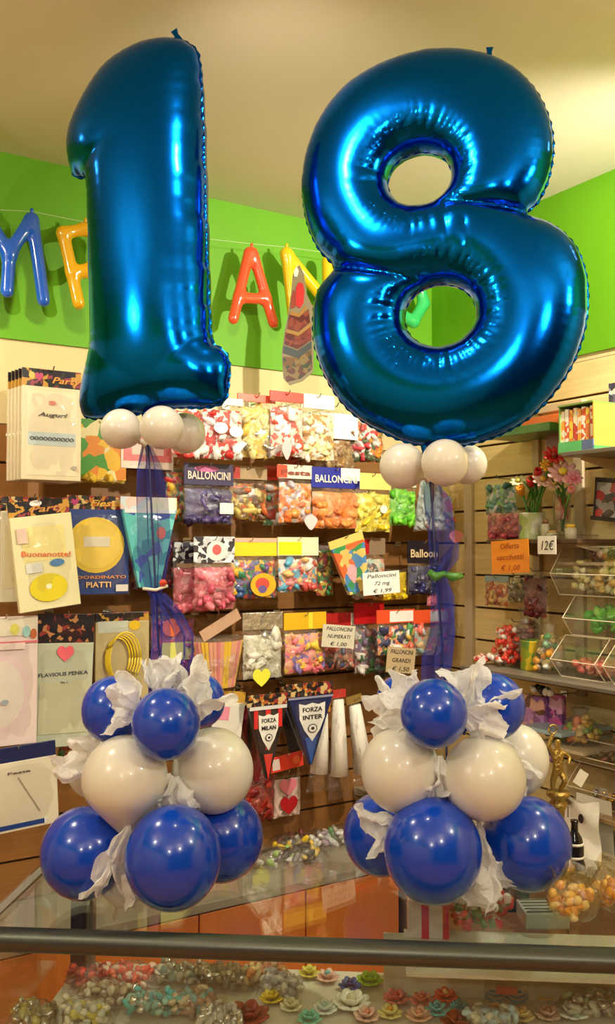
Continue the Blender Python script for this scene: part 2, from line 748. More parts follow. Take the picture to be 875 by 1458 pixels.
def foil_number(name, label, outl, holes, Yd, yaw, depth, creases, tabs, neck):
    loops_px = [catmull(outl, 10)] + [catmull([(cx + rx * math.cos(t), cy + ry * math.sin(t)) for t in np.linspace(0, 2 * math.pi, 13)[:-1]], 8) for cx, cy, rx, ry in holes]
    xs = loops_px[0][:, 0]
    ys = loops_px[0][:, 1]
    cpx, bpy_ = (xs.min() + xs.max()) / 2, ys.max()
    C0 = PY(cpx, bpy_, Yd)

    def loc2(px, py):
        p = PY(px, py, Yd)
        return ((p.x - C0.x) / math.cos(yaw), p.z - C0.z)
    loops = [np.array([loc2(*q) for q in L]) for L in loops_px]
    h = 0.0042
    pad = 0.02
    x0, z0 = loops[0].min(0) - pad
    x1, z1 = loops[0].max(0) + pad
    gx = np.arange(x0, x1, h)
    gz = np.arange(z0, z1, h)
    X, Z = np.meshgrid(gx, gz, indexing='ij')
    ins = inside(loops[0], X, Z)
    for L in loops[1:]:
        ins &= ~inside(L, X, Z)
    allp = np.concatenate(loops)
    arc = []
    acc = 0
    for L in loops:
        d = np.linalg.norm(L - np.roll(L, 1, 0), axis=1)
        arc.append(acc + np.cumsum(d))
        acc = arc[-1][-1] + 1
    arc = np.concatenate(arc)
    D = np.full(X.shape, 9.0)
    Sx = np.zeros(X.shape)
    for (ax_, az_), s_ in zip(allp, arc):
        dd = (X - ax_) ** 2 + (Z - az_) ** 2
        mk = dd < D
        D[mk] = dd[mk]
        Sx[mk] = s_
    D = np.sqrt(D)
    u = np.zeros(X.shape)
    I, J = np.indices(X.shape)
    par = (I + J) % 2
    om = 1.93
    for it in range(420):
        for p in (0, 1):
            nb = (np.roll(u, 1, 0) + np.roll(u, -1, 0) + np.roll(u, 1, 1) + np.roll(u, -1, 1) + h * h) / 4
            mk = ins & (par == p)
            u[mk] += om * (nb[mk] - u[mk])
    h2 = 2 * u
    # limit the fattest places a little
    h2 = h2 * 0.62
    h2 = (depth * 1.5) ** 2 * (1 - np.exp(-h2 / (depth * 1.5) ** 2))
    rs = np.random.RandomState(3)
    for (p, q, wd, am) in creases:
        p = np.array(loc2(*p))
        q = np.array(loc2(*q))
        wd = wd / 600.0
        dv = q - p
        t = np.clip(((X - p[0]) * dv[0] + (Z - p[1]) * dv[1]) / (dv @ dv), 0, 1)
        dist = np.hypot(X - p[0] - t * dv[0], Z - p[1] - t * dv[1])
        h2 *= 1 - am * (1 - 0.65 * t) * np.exp(-dist / wd)
    ph = 1.5 * np.sin(Sx * 9) + 1.1 * np.sin(Sx * 23 + 2)
    h2 *= 1 - 0.14 * np.exp(-D / 0.022) * (0.5 + 0.5 * np.sin(2 * math.pi * Sx / 0.024 + ph))
    # pleats round the holes
    for (cx, cy, rx, ry) in holes:
        cc = loc2(cx, cy)
        r0 = rx / 600.0
        rr = np.hypot(X - cc[0], Z - cc[1])
        th = np.arctan2(Z - cc[1], X - cc[0])
        wv = np.sin(26 * th + 2.2 * np.sin(3 * th) + 1.3 * np.sin(7 * th)) ** 8
        h2 *= 1 - 0.12 * wv * np.exp(-((rr - r0 - 0.03) / 0.035) ** 2)
    h2[~ins] = -(np.minimum(D[~ins], 0.03)) * 0.06
    dm = float(np.sqrt(h2.max())) + 0.012
    gy = np.arange(-dm, dm + h, h)
    Fv = (gy[None, :, None] ** 2 - h2[:, None, :]).astype(np.float32)
    V, Fc = nets(Fv, (x0, -dm, z0), h)
    V = relax(V, Fc, 7)
    root = empty(name, C0, -yaw, label, 'balloon')
    np_mesh('foil_body', V, Fc, M_FOIL, root)
    # crimped seam
    for li, L in enumerate(loops):
        b = MB()
        # resample evenly
        seg = np.linalg.norm(np.roll(L, -1, 0) - L, axis=1)
        cs = np.concatenate([[0], np.cumsum(seg)])
        n = int(cs[-1] / 0.005)
        tt = np.linspace(0, cs[-1], n, endpoint=False)
        Lx = np.interp(tt, cs, np.append(L[:, 0], L[0, 0]))
        Lz = np.interp(tt, cs, np.append(L[:, 1], L[0, 1]))
        Q = np.stack([Lx, Lz], 1)
        T = np.roll(Q, -1, 0) - np.roll(Q, 1, 0)
        T /= np.linalg.norm(T, axis=1)[:, None] + 1e-9
        N = np.stack([T[:, 1], -T[:, 0]], 1)
        area = 0.5 * np.sum(Q[:, 0] * np.roll(Q[:, 1], -1) - np.roll(Q[:, 0], -1) * Q[:, 1])
        if (area < 0) != (li > 0):
            N = -N
        wd = 0.0048 if li == 0 else 0.003
        rows = []
        for kk, (o_, yy) in enumerate(((-0.006, 0.0015), (wd, 0.0008), (wd, -0.0008), (-0.006, -0.0015))):
            ww = 0.75 + 0.35 * np.sin(tt / 0.0235 * 2 * math.pi + 1.5 * np.sin(tt * 9))
            off = o_ * (ww if o_ > 0 else 1)
            yj = yy + (0.0022 * np.sin(tt / 0.0235 * math.pi * 2 + 1) if o_ > 0 else 0)
            rows.append(np.stack([Q[:, 0] + N[:, 0] * off, np.full(n, 1.0) * yj, Q[:, 1] + N[:, 1] * off], 1))
        vs_ = np.concatenate(rows)
        fs = []
        for kk in range(4):
            for i in range(n):
                fs.append((kk * n + i, kk * n + (i + 1) % n, ((kk + 1) % 4) * n + (i + 1) % n, ((kk + 1) % 4) * n + i))
        b.add([tuple(v) for v in vs_], fs, M_FOIL)
        b.build('crimped_seam', root, smooth=True)
    for (px, py, ang, ln) in tabs:
        p = loc2(px, py)
        b = MB()
        dx, dz = math.cos(ang), math.sin(ang)
        poly = [(p[0] - dz * 0.010 - dx * 0.012, p[1] + dx * 0.010 - dz * 0.012), (p[0] - dz * 0.006 + dx * ln * 0.6, p[1] + dx * 0.006 + dz * ln * 0.6), (p[0] - dz * 0.009 + dx * ln, p[1] + dx * 0.009 + dz * ln), (p[0] + dz * 0.008 + dx * ln, p[1] - dx * 0.008 + dz * ln), (p[0] + dz * 0.005 + dx * ln * 0.6, p[1] - dx * 0.005 + dz * ln * 0.6), (p[0] + dz * 0.012 - dx * 0.012, p[1] - dx * 0.012 - dz * 0.012)]
        b.prism(poly, -0.0015, 0.0015, M_FOIL)
        b.build('valve_tab', root)
    p = loc2(*neck)
    b = MB()
    b.lathe([(0.016, 0.03), (0.012, 0.0), (0.007, -0.02), (0.011, -0.04)], M_FOIL, c=(p[0], 0, p[1]), n=12)
    b.build('neck', root, smooth=True)
    return root


out1 = [(152, 86), (182, 71), (215, 62), (252, 64), (275, 76), (286, 98), (291, 180), (294, 280), (297, 380), (301, 470), (306, 495), (320, 506), (328, 520), (328, 550), (322, 576), (296, 584), (250, 582), (200, 588), (150, 592), (118, 590), (109, 575), (112, 545), (121, 515), (128, 480), (128, 400), (126, 310), (124, 262), (120, 243), (108, 240), (96, 234), (91, 205), (93, 175), (106, 148), (128, 114)]
foil_number('number_balloon', 'tall blue foil balloon shaped like the digit 1 on the left column', out1, [], 2.16, math.radians(17), 0.092,
            [((128, 492), (200, 540), 26, 0.22), ((303, 490), (240, 535), 26, 0.22), ((125, 245), (170, 215), 14, 0.25)],
            [(257, 66, math.radians(115), 0.032), (152, 88, math.radians(130), 0.014)], (208, 588))
out8 = [(478, 372), (455, 340), (438, 300), (431, 250), (437, 200), (458, 150), (495, 108), (545, 84), (600, 74), (655, 79), (705, 98), (745, 135), (768, 180), (776, 225), (770, 270), (757, 300), (742, 318), (775, 335), (803, 365), (818, 410), (819, 460), (808, 510), (785, 555), (750, 595), (705, 622), (650, 636), (595, 632), (545, 612), (500, 580), (468, 535), (450, 485), (447, 440), (455, 400)]
foil_number('number_balloon', 'big blue foil balloon shaped like the digit 8 on the right column', out8, [(598, 254, 45, 40), (626, 450, 50, 45)], 2.16, math.radians(15), 0.085,
            [((478, 372), (604, 404), 10, 0.86), ((742, 318), (640, 300), 10, 0.86), ((636, 300), (642, 400), 3, 0.14), ((590, 300), (592, 345), 2, 0.10), ((662, 330), (672, 400), 3, 0.10)],
            [(692, 94, math.radians(85), 0.028)], (606, 634))

# ------------------------------------------------------------------ inflatable letters


def stroke_letter(name, label, segs, rgb, rpx, off, W=LW, y_sq=0.9):
    pts = [q for s_ in segs for q in s_[:2]]
    cx = sum(p[0] for p in pts) / len(pts)
    cy = sum(p[1] for p in pts) / len(pts)
    C0 = W.P(cx, cy, off)

    def loc2(p):
        q = W.P(p[0], p[1], off)
        return np.array([(q - C0).dot(W.d), 0, q.z - C0.z])
    S3 = [(loc2(a), loc2(b)) for a, b in [s_[:2] for s_ in segs]]
    r = rpx / F_PX * C0.y
    allp = np.array([p for s_ in S3 for p in s_])
    h = 0.0055
    lo = allp.min(0) - r * 1.5
    hi = allp.max(0) + r * 1.5
    g = [np.arange(a, b + h, h) for a, b in zip(lo, hi)]
    X, Y, Z = np.meshgrid(*g, indexing='ij')
    acc = np.zeros(X.shape)
    kk = 0.006
    for a, b in S3:
        dv = b - a
        t = np.clip(((X - a[0]) * dv[0] + (Z - a[2]) * dv[2]) / (dv @ dv), 0, 1)
        d = np.sqrt((X - a[0] - t * dv[0]) ** 2 + (Y / y_sq) ** 2 + (Z - a[2] - t * dv[2]) ** 2)
        acc += np.exp(-d / kk)
    Fv = (-kk * np.log(acc + 1e-30) - r).astype(np.float32)
    V, Fc = nets(Fv, lo, h)
    V = relax(V, Fc, 2)
    root = empty(name, C0, W.a, label, 'letter balloon')
    m = mat('letter_' + hexn(rgb), rgb, rough=0.18, coat=0.7, var=0.05)
    np_mesh('inflated_body', V, Fc, m, root)
    top = max(V[:, 2])
    xt = V[np.argmax(V[:, 2]), 0]
    b = MB()
    b.lathe([(0.006, -0.006), (0.006, 0.012), (0.003, 0.014)], m, c=(xt, 0, top), n=8)
    b.build('hanging_tab', root, smooth=True)
    return root


stroke_letter('letter_balloon', 'blue inflatable letter M at the left end of the row of letters', [((46, 312), (62, 428)), ((43, 314), (13, 362)), ((13, 362), (10, 415)), ((-15, 314), (13, 362)), ((-18, 312), (-38, 420))], (32, 92, 196), 9.5, 0.10)
stroke_letter('letter_balloon', 'yellow inflatable letter P hanging just left of the foil digit 1', [((90, 332), (112, 432)), ((90, 332), (122, 326)), ((122, 326), (150, 340)), ((150, 340), (150, 368)), ((150, 368), (122, 386)), ((122, 386), (104, 388))], (236, 176, 20), 9.0, 0.10)
stroke_letter('letter_balloon', 'red inflatable letter A on the green band between the two digits', [((354, 360), (332, 454)), ((360, 360), (389, 460)), ((341, 424), (378, 426))], (238, 84, 48), 8.0, 0.10)
stroke_letter('letter_balloon', 'yellow inflatable letter N behind the hanging cake cut-out', [((408, 362), (418, 452)), ((408, 362), (466, 432)), ((466, 372), (468, 436))], (240, 196, 24), 9.0, 0.10)
stroke_letter('letter_balloon', 'green inflatable letter O glimpsed through the lower hole of the foil digit 8', [((566, 420), (578, 396)), ((578, 396), (596, 402)), ((596, 402), (603, 432)), ((603, 432), (588, 458)), ((588, 458), (570, 448)), ((570, 448), (566, 420))], (60, 200, 110), 8.5, 0.10)
# string that carries the letters
b = MB()
prev = None
pts = [LW.P(-60, 296, 0.10), LW.P(45, 301, 0.10), LW.P(120, 316, 0.10), LW.P(240, 334, 0.10), LW.P(357, 347, 0.10), LW.P(408, 352, 0.10), LW.P(480, 362, 0.10), LW.P(580, 388, 0.10), LW.P(612, 385, 0.0)]
b.tube(pts[:-1], 0.0006, M_WHITECARD, 5)
tag(b.build('letter_string'), 'thin white string carrying the inflatable letters along the green band', 'string')

# ------------------------------------------------------------------ latex balloons


def latex(label, px, py, rpx, Yd, col, toward, group=None, ez=1.0, taper=0.10, name='round_balloon'):
    c = PY(px, py, Yd)
    r = rpx / F_PX * Yd
    nd = (Vector(toward) - c).normalized()
    tv, tf = ICO[3]
    b = MB()
    vs_ = []
    for v in tv:
        d = max(0.0, v.dot(nd))
        k = 1 + taper * d ** 3
        side = v - nd * v.dot(nd)
        q = nd * v.dot(nd) * k + side * (1 - max(0.10, taper * 0.95) * d ** 2)
        q.z *= ez
        vs_.append(q * r)
    m = M_LBLUE if col == 'b' else M_LWHITE
    b.add(vs_, tf, m)
    root = empty(name, c, 0, label, 'balloon', group)
    b.build('latex_skin', root, smooth=True)
    b = MB()
    p = nd * r * (1 + taper)
    p.z *= ez if abs(p.z) > 0.5 * r else 1
    R = nd.to_track_quat('Z', 'Y').to_matrix()
    b.lathe([(0.012, -0.012), (0.006, 0.0), (0.008, 0.004), (0.005, 0.009), (0.011, 0.018)], m, c=p * 0.99, n=10, M=R)
    b.build('knot', root, smooth=True)
    return root


AX1 = PY(228, 1200, 2.17)
AX2 = PY(636, 1200, 2.17)


def ax(A, z):
    return (A.x, A.y, z)


lb = [
    # label, px, py, r, Y, col, axis, z of the tie, ez, taper
    ('large blue balloon at the lower left of the left cluster', 121, 1214, 61.5, 2.10, 'b', AX1, 1.0, 1.03, .06),
    ('largest blue balloon in front at the foot of the left cluster', 246, 1220, 68, 2.00, 'b', AX1, 1.04, 1.07, .06),
    ('blue balloon at the lower right back of the left cluster', 314, 1192, 60, 2.20, 'b', AX1, 1.0, 1.02, .06),
    ('big white pear-shaped balloon at the front left of the left cluster', 178, 1110, 60, 2.06, 'w', (PY(188, 1200, 2.1)), 0.93, 1.03, .42),
    ('white balloon at the middle right of the left cluster', 303, 1097, 57, 2.14, 'w', AX1, 1.1, 1.05, .08),
    ('white balloon half hidden at the left back of the left cluster', 142, 1092, 46, 2.28, 'w', AX1, 1.1, 1.0, .08),
    ('small blue balloon at the upper left of the left cluster', 160, 1010, 43.5, 2.14, 'b', AX1, 1.2, 1.08, .08),
    ('small blue balloon at the top front of the left cluster', 236, 1031, 48.5, 2.02, 'b', AX1, 1.2, 1.05, .08),
    ('small blue balloon at the upper right back of the left cluster', 284, 998, 36, 2.26, 'b', AX1, 1.2, 1.08, .08),
    ('largest blue balloon in front at the foot of the right cluster', 616, 1210, 69, 2.04, 'b', AX2, 1.04, 1.07, .06),
    ('blue balloon half hidden at the lower left of the right cluster', 542, 1188, 53, 2.24, 'b', AX2, 1.0, 1.08, .06),
    ('large blue balloon at the lower right of the right cluster', 750, 1201, 61.5, 2.14, 'b', AX2, 1.0, 1.06, .06),
    ('white balloon at the middle left of the right cluster', 570, 1096, 56, 2.10, 'w', AX2, 1.1, 1.06, .08),
    ('big white balloon at the front of the right cluster', 688, 1108, 59, 2.06, 'w', AX2, 1.1, 1.0, .10),
    ('white balloon half hidden at the right back of the right cluster', 735, 1082, 45, 2.28, 'w', AX2, 1.1, 1.12, .08),
    ('small blue balloon at the top front of the right cluster', 617, 1016, 47.5, 2.02, 'b', AX2, 1.2, 1.04, .08),
    ('small blue balloon at the upper right of the right cluster', 703, 1006, 43.5, 2.14, 'b', AX2, 1.2, 1.08, .08),
    ('small blue balloon mostly hidden at the upper left of the right cluster', 570, 998, 35, 2.26, 'b', AX2, 1.2, 1.05, .08),
]
for (lab, px, py, r, Yd, col, A, tz, ez, tp) in lb:
    latex(lab, px, py, r, Yd, col, ax(A, tz), ez=ez, taper=tp)
K1 = PY(208, 634, 2.15)
K2 = PY(612, 684, 2.15)
for (lab, px, py, r, Yd, K) in [
        ('white balloon of the left collar, under the foil digit, its leftmost', 172, 611, 29, 2.12, K1),
        ('white balloon of the left collar, under the foil digit, at the front of it', 230, 609, 31.5, 2.06, K1),
        ('white balloon of the left collar, under the foil digit, at the right back of it', 263, 617, 29.5, 2.22, K1),
        ('white balloon of the right collar, under the foil digit, its leftmost', 573, 664, 33, 2.12, K2),
        ('white balloon of the right collar, under the foil digit, at the front of it', 633, 659, 34, 2.04, K2),
        ('white balloon of the right collar, under the foil digit, at the right back of it', 664, 661, 29, 2.24, K2)]:
    latex(lab, px, py, r, Yd, 'w', K, taper=0.08, name='collar_balloon')

# ------------------------------------------------------------------ tulle columns, sticks and frills


def ribbon(b, st, Yd, folds, m, amp=0.012, nu=26, seed=0, jag=0.0):
    rg = random.Random(seed)
    ph = [rg.uniform(0, 6.28) for _ in range(4)]
    n = len(st) - 1
    nv = n * 8

    def fn(u, v):
        t = v * n
        i = min(int(t), n - 1)
        fr = t - i
        fr = fr * fr * (3 - 2 * fr)
        a, c = st[i], st[i + 1]
        px, py, wp = [a[k] + (c[k] - a[k]) * fr for k in range(3)]
        p = PY(px, py, Yd)
        wm = wp / F_PX * Yd
        x = (u - 0.5) * wm
        cr = min(1.0, 0.05 / max(wm, 0.004))
        y = amp * math.sin(u * folds * 6.28 + ph[0] + v * 5) + amp * 0.5 * math.sin(u * folds * 15 + ph[1] - v * 9)
        return p + Vector((x + 0.15 * y, y, 0))
    b.grid(fn, nu, nv, m)


b = MB()
b.tube([ax(AX1, Z_TOP + 0.005), (AX1.x, AX1.y, 1.3), K1 + Vector((0, 0.01, 0.05)), PY(208, 590, 2.16)], 0.0025, M_STICK, 8)
b.lathe([(0.06, 0), (0.06, 0.008), (0.02, 0.02), (0.006, 0.03)], M_WHITECARD, c=ax(AX1, Z_TOP), n=20)
tag(b.build('balloon_stick'), 'thin white stick and foot inside the left balloon column', 'stick')
b = MB()
b.tube([ax(AX2, Z_TOP + 0.005), (AX2.x, AX2.y, 1.3), K2 + Vector((0, 0.01, 0.02)), PY(606, 636, 2.16)], 0.0025, M_STICK, 8)
b.lathe([(0.06, 0), (0.06, 0.008), (0.02, 0.02), (0.006, 0.03)], M_WHITECARD, c=ax(AX2, Z_TOP), n=20)
tag(b.build('balloon_stick'), 'thin white stick and foot inside the right balloon column', 'stick')
r = empty('tulle_streamer', K1, 0, 'blue tulle streamer hanging down the left column under the digit 1', 'ribbon')


def rel(o, root):
    o.location = -Vector(root.location)
    return o


b = MB()
ribbon(b, [(208, 632, 10), (212, 665, 36), (216, 705, 44), (220, 780, 48), (222, 835, 26), (222, 850, 14)], 2.17, 3, M_TULLE, seed=1)
rel(b.build('upper_veil', r, True), r)
b = MB()
ribbon(b, [(222, 845, 14), (226, 880, 24), (228, 920, 26), (228, 965, 30), (232, 990, 36)], 2.16, 2, M_TULLE, seed=2)
rel(b.build('straight_tail', r, True), r)
b = MB()
ribbon(b, [(224, 845, 14), (246, 872, 22), (264, 905, 24), (266, 935, 22), (255, 965, 26)], 2.19, 2, M_TULLE, seed=3, amp=0.016)
rel(b.build('curled_tail', r, True), r)
b = MB()
b.blob(PY(232, 830, 2.14), (0.010, 0.008, 0.009), sweet((220, 70, 40)), lvl=2, jit=0.02)
b.tube([PY(204, 838, 2.15), PY(222, 840, 2.13), PY(238, 834, 2.15)], 0.004, M_WHITECARD, 6)
rel(b.build('tie', r, True), r)
r = empty('tulle_streamer', K2, 0, 'blue tulle streamer hanging down the right column under the digit 8', 'ribbon')
b = MB()
ribbon(b, [(612, 684, 14), (622, 710, 40), (628, 760, 38), (626, 800, 30), (624, 820, 16)], 2.17, 3, M_TULLE, seed=4)
rel(b.build('upper_veil', r, True), r)
b = MB()
ribbon(b, [(624, 815, 16), (628, 850, 30), (630, 900, 36), (622, 935, 44), (618, 985, 40)], 2.16, 3, M_TULLE, seed=5)
ribbon(b, [(626, 815, 14), (634, 850, 26), (636, 900, 22), (628, 950, 30)], 2.19, 2, M_TULLE, seed=8)
rel(b.build('lower_veil', r, True), r)
b = MB()
ribbon(b, [(650, 772, 6), (640, 795, 26), (628, 818, 14)], 2.15, 1.5, M_TULLE, seed=6, amp=0.02)
rel(b.build('bow_loop', r, True), r)
b = MB()
ribbon(b, [(611, 818, 10), (612, 819, 12), (612, 820, 10)], 2.14, 1, card((60, 120, 40)), seed=7)
b.tube([PY(611, 815, 2.14), PY(620, 822, 2.13), PY(632, 817, 2.135), PY(644, 822, 2.13), PY(656, 820, 2.15)], [0.008, 0.012, 0.007, 0.011, 0.008], card((70, 130, 45)), 7)
tag(rel(b.build('tie', r, True), r), 'green twisted tie')


def frill(label, px, py, ang, ln, spread, Yd, seed, k=3.0, lift=0.02):
    """crumpled tissue fan; ang in picture degrees (0 right, 90 up), ln in px"""
    rg = random.Random(seed)
    c = PY(px, py, Yd)
    L = ln * 1.16 / F_PX * Yd
    a0 = math.radians(ang)
    sp = math.radians(spread)
    tips = [rg.uniform(0.55, 1.12) for _ in range(12)]
    phs = [rg.uniform(0, 6.28) for _ in range(3)]

    def fn(u, v):
        a = a0 + (u - 0.5) * 2 * sp
        t = u * 11
        i = min(int(t), 10)
        tip = tips[i] + (tips[i + 1] - tips[i]) * (t - i)
        rr = 0.012 + L * v * tip
        a += 0.22 * math.sin(u * 9 + phs[2] + v * 4) * v
        y = v * lift * (math.sin(u * k * 4 + phs[0] + v * 2.5) + 0.55 * math.sin(u * k * 9 + phs[1] - v * 4)) - 0.014 * math.sin(v * 3.1)
        y += 0.006 * math.sin(u * 17 + v * 13 + phs[2]) * v
        q = Vector((math.cos(a) * rr, y, math.sin(a) * rr))
        nv_ = mnoise.noise_vector(q * 28 + Vector((seed * 3.1, 0, 0))) * 0.016 + mnoise.noise_vector(q * 75 + Vector((seed, 5, 0))) * 0.005
        return q + nv_ * min(1, v * 2)
    b = MB()
    b.grid(fn, 64, 22, M_TISSUE)
    o = b.build('tissue_frill', loc=c)
    # gathered knot at the root
    b2 = MB()
    return tag(o, label, 'ribbon')


frs = [    ('wide white tissue frill spreading below the pear-shaped balloon of the left cluster', 176, 1172, 262, 92, 26, 2.10, 21),
    ('white tissue frill standing up between the top blue balloons of the left cluster', 246, 1010, 75, 56, 40, 2.17, 22),
    ('small white tissue end under the lower left blue balloon of the left cluster', 176, 1230, 285, 50, 30, 2.14, 23),
    ('white tissue frill hanging over the upper left of the right cluster', 600, 1010, 190, 64, 40, 2.13, 24),
    ('white tissue frill fanning down behind the upper right blue balloon of the right cluster', 660, 1020, -50, 66, 30, 2.1, 25),

    ('crumpled white tissue frill between the two upper left blue balloons of the left cluster', 204, 1018, 150, 52, 55, 2.07, 1),
    ('white tissue tuft sticking up from the top of the left cluster', 232, 1000, 95, 50, 35, 2.12, 2),
    ('white tissue frill right of the top front blue balloon of the left cluster', 262, 1030, 52, 70, 36, 2.12, 3),
    ('white tissue frill at the far left edge of the left cluster', 140, 1085, 175, 48, 75, 2.17, 4),
    ('white tissue frill hanging between the lower blue balloons of the left cluster', 186, 1165, 252, 98, 18, 2.03, 5),
    ('white tissue frill in the middle of the left cluster', 250, 1098, 250, 50, 55, 2.06, 6),
    ('white tissue frill fanning left at the top of the right cluster', 606, 1015, 160, 68, 48, 2.10, 7),
    ('white tissue frill fanning up at the top right of the right cluster', 655, 1020, 68, 66, 40, 2.10, 8),
    ('white tissue frill right of the top front blue balloon of the right cluster', 655, 1010, -25, 60, 48, 2.06, 9),
    ('white tissue frill between the two front white balloons of the right cluster', 626, 1068, 270, 62, 22, 2.05, 10),
    ('white tissue frill pointing left at the lower left of the right cluster', 590, 1172, 190, 68, 34, 2.10, 11),
    ('white tissue frill hanging between the lower right blue balloons of the right cluster', 678, 1160, 283, 106, 15, 2.07, 12),
    ('white tissue frill at the right back of the right cluster', 722, 1075, -45, 48, 30, 2.16, 13),
]
for (lab, px, py, an, ln, sp, Yd, sd) in frs:
    frill(lab, px, py, an, ln, sp, Yd, sd)

# ------------------------------------------------------------------ goods: builders
HEART = [(0, -0.5), (-0.25, -0.28), (-0.45, -0.05), (-0.5, 0.18), (-0.4, 0.4), (-0.22, 0.47), (-0.06, 0.38), (0, 0.26), (0.06, 0.38), (0.22, 0.47), (0.4, 0.4), (0.5, 0.18), (0.45, -0.05), (0.25, -0.28)]
TEAR = [(0.0, 0.5), (-0.3, 0.42), (-0.48, 0.15), (-0.4, -0.1), (-0.12, -0.45), (0.05, -0.5), (0.2, -0.35), (0.42, 0.0), (0.48, 0.2), (0.3, 0.42)]


def disc_poly(n=24):
    return [(0.5 * math.cos(6.2832 * k / n), 0.5 * math.sin(6.2832 * k / n)) for k in range(n)]


def art(parent, items, w_, h_, y, x0=0.0, z1=0.0):
    """flat printed pieces on a card w_ x h_ whose top-left corner is (x0 - w_/2, z1); coordinates 0..1 from left / top"""
    for i, it in enumerate(items):
        kd, cx, cz, a, b_, col = it[:6]
        x = x0 + (cx - 0.5) * w_
        z = z1 - cz * h_
        m = col if isinstance(col, bpy.types.Material) else card(col)
        yy = y - 0.0008 * (i + 1)
        if kd == 'text':
            text(parent, it[6], b_ * h_, (x, yy, z), m, width=a * w_, ry=(it[7] if len(it) > 7 else 0), bold=True, shear=(it[8] if len(it) > 8 else 0))
            continue
        poly = {'rect': [(-.5, -.5), (.5, -.5), (.5, .5), (-.5, .5)], 'disc': disc_poly(), 'heart': HEART, 'tear': TEAR, 'tri': [(-.5, .5), (0, -.5), (.5, .5)], 'shield': [(-.5, .5), (-.25, .45), (0, .5), (.25, .45), (.5, .5), (.48, .1), (.3, -.2), (0, -.5), (-.3, -.2), (-.48, .1)]}[kd]
        an = it[6] if len(it) > 6 else 0
        ca, sa = math.cos(an), math.sin(an)
        P = [(x + (u * a * w_ * ca - v * b_ * h_ * sa), z + (u * a * w_ * sa + v * b_ * h_ * ca)) for u, v in poly]
        bb = MB()
        bb.prism(P, yy, yy + 0.0006, m)
        bb.build({'rect': 'printed_panel', 'disc': 'printed_disc', 'heart': 'heart_sticker', 'tear': 'price_tag', 'tri': 'printed_triangle', 'shield': 'printed_shield'}[kd], parent)


HOOKS = {}


def hook(W, x, z, ln):
    wl = wall_left if W is LW else wall_right
    key = (id(W), round(ln, 2))
    if key in HOOKS:
        o = HOOKS[key].copy()
        COL.objects.link(o)
        o.parent = wl
    else:
        b = MB()
        b.tube([(0, 0.01, 0), (0, -ln, 0.002), (0, -ln - 0.012, 0.014)], 0.0022, M_STEEL, 6)
        b.box((0, -0.012, 0), (0.03, 0.006, 0.02), M_STEEL)
        o = b.build('peg_hook', wl)
        HOOKS[key] = o
    o.location = (x, 0, z)


def frame_of(W, bbox, off):
    x0, y0, x1, y1 = bbox
    cx, cy = (x0 + x1) / 2, (y0 + y1) / 2
    top = W.P(cx, y0, off)
    bot = W.P(cx, y1, off)
    wd = (W.P(x1, cy, off) - W.P(x0, cy, off)).length
    return top, wd, top.z - bot.z


def pillow(b, w_, h_, T, m, z1, rng, back=True, seed=0, waist=0.0, top_w=1.0, bot_w=1.0, crump=0.004, yb=0.0):
    p1, p2, p3 = [rng.uniform(0, 6.28) for _ in range(3)]

    def sf(sg):
        def fn(u, v):
            ww = w_ * (top_w + (bot_w - top_w) * v)
            t = (math.sin(math.pi * u) ** 0.6) * (math.sin(math.pi * min(1, 0.08 + v * 0.92)) ** 0.5) if 0 < u < 1 and 0 < v < 1 else 0
            c = crump * (math.sin(u * 13 + p1 + v * 5) + math.sin(v * 17 + p2 + u * 7) + math.sin((u + v) * 21 + p3))
            return Vector(((u - 0.5) * ww + c * 0.4, sg * (T / 2) * t + c * t + yb, z1 - v * h_ + c * 0.3))
        return fn
    b.grid(sf(-1), 10, 12, m)
    if back:
        b.grid(sf(1), 10, 12, m)


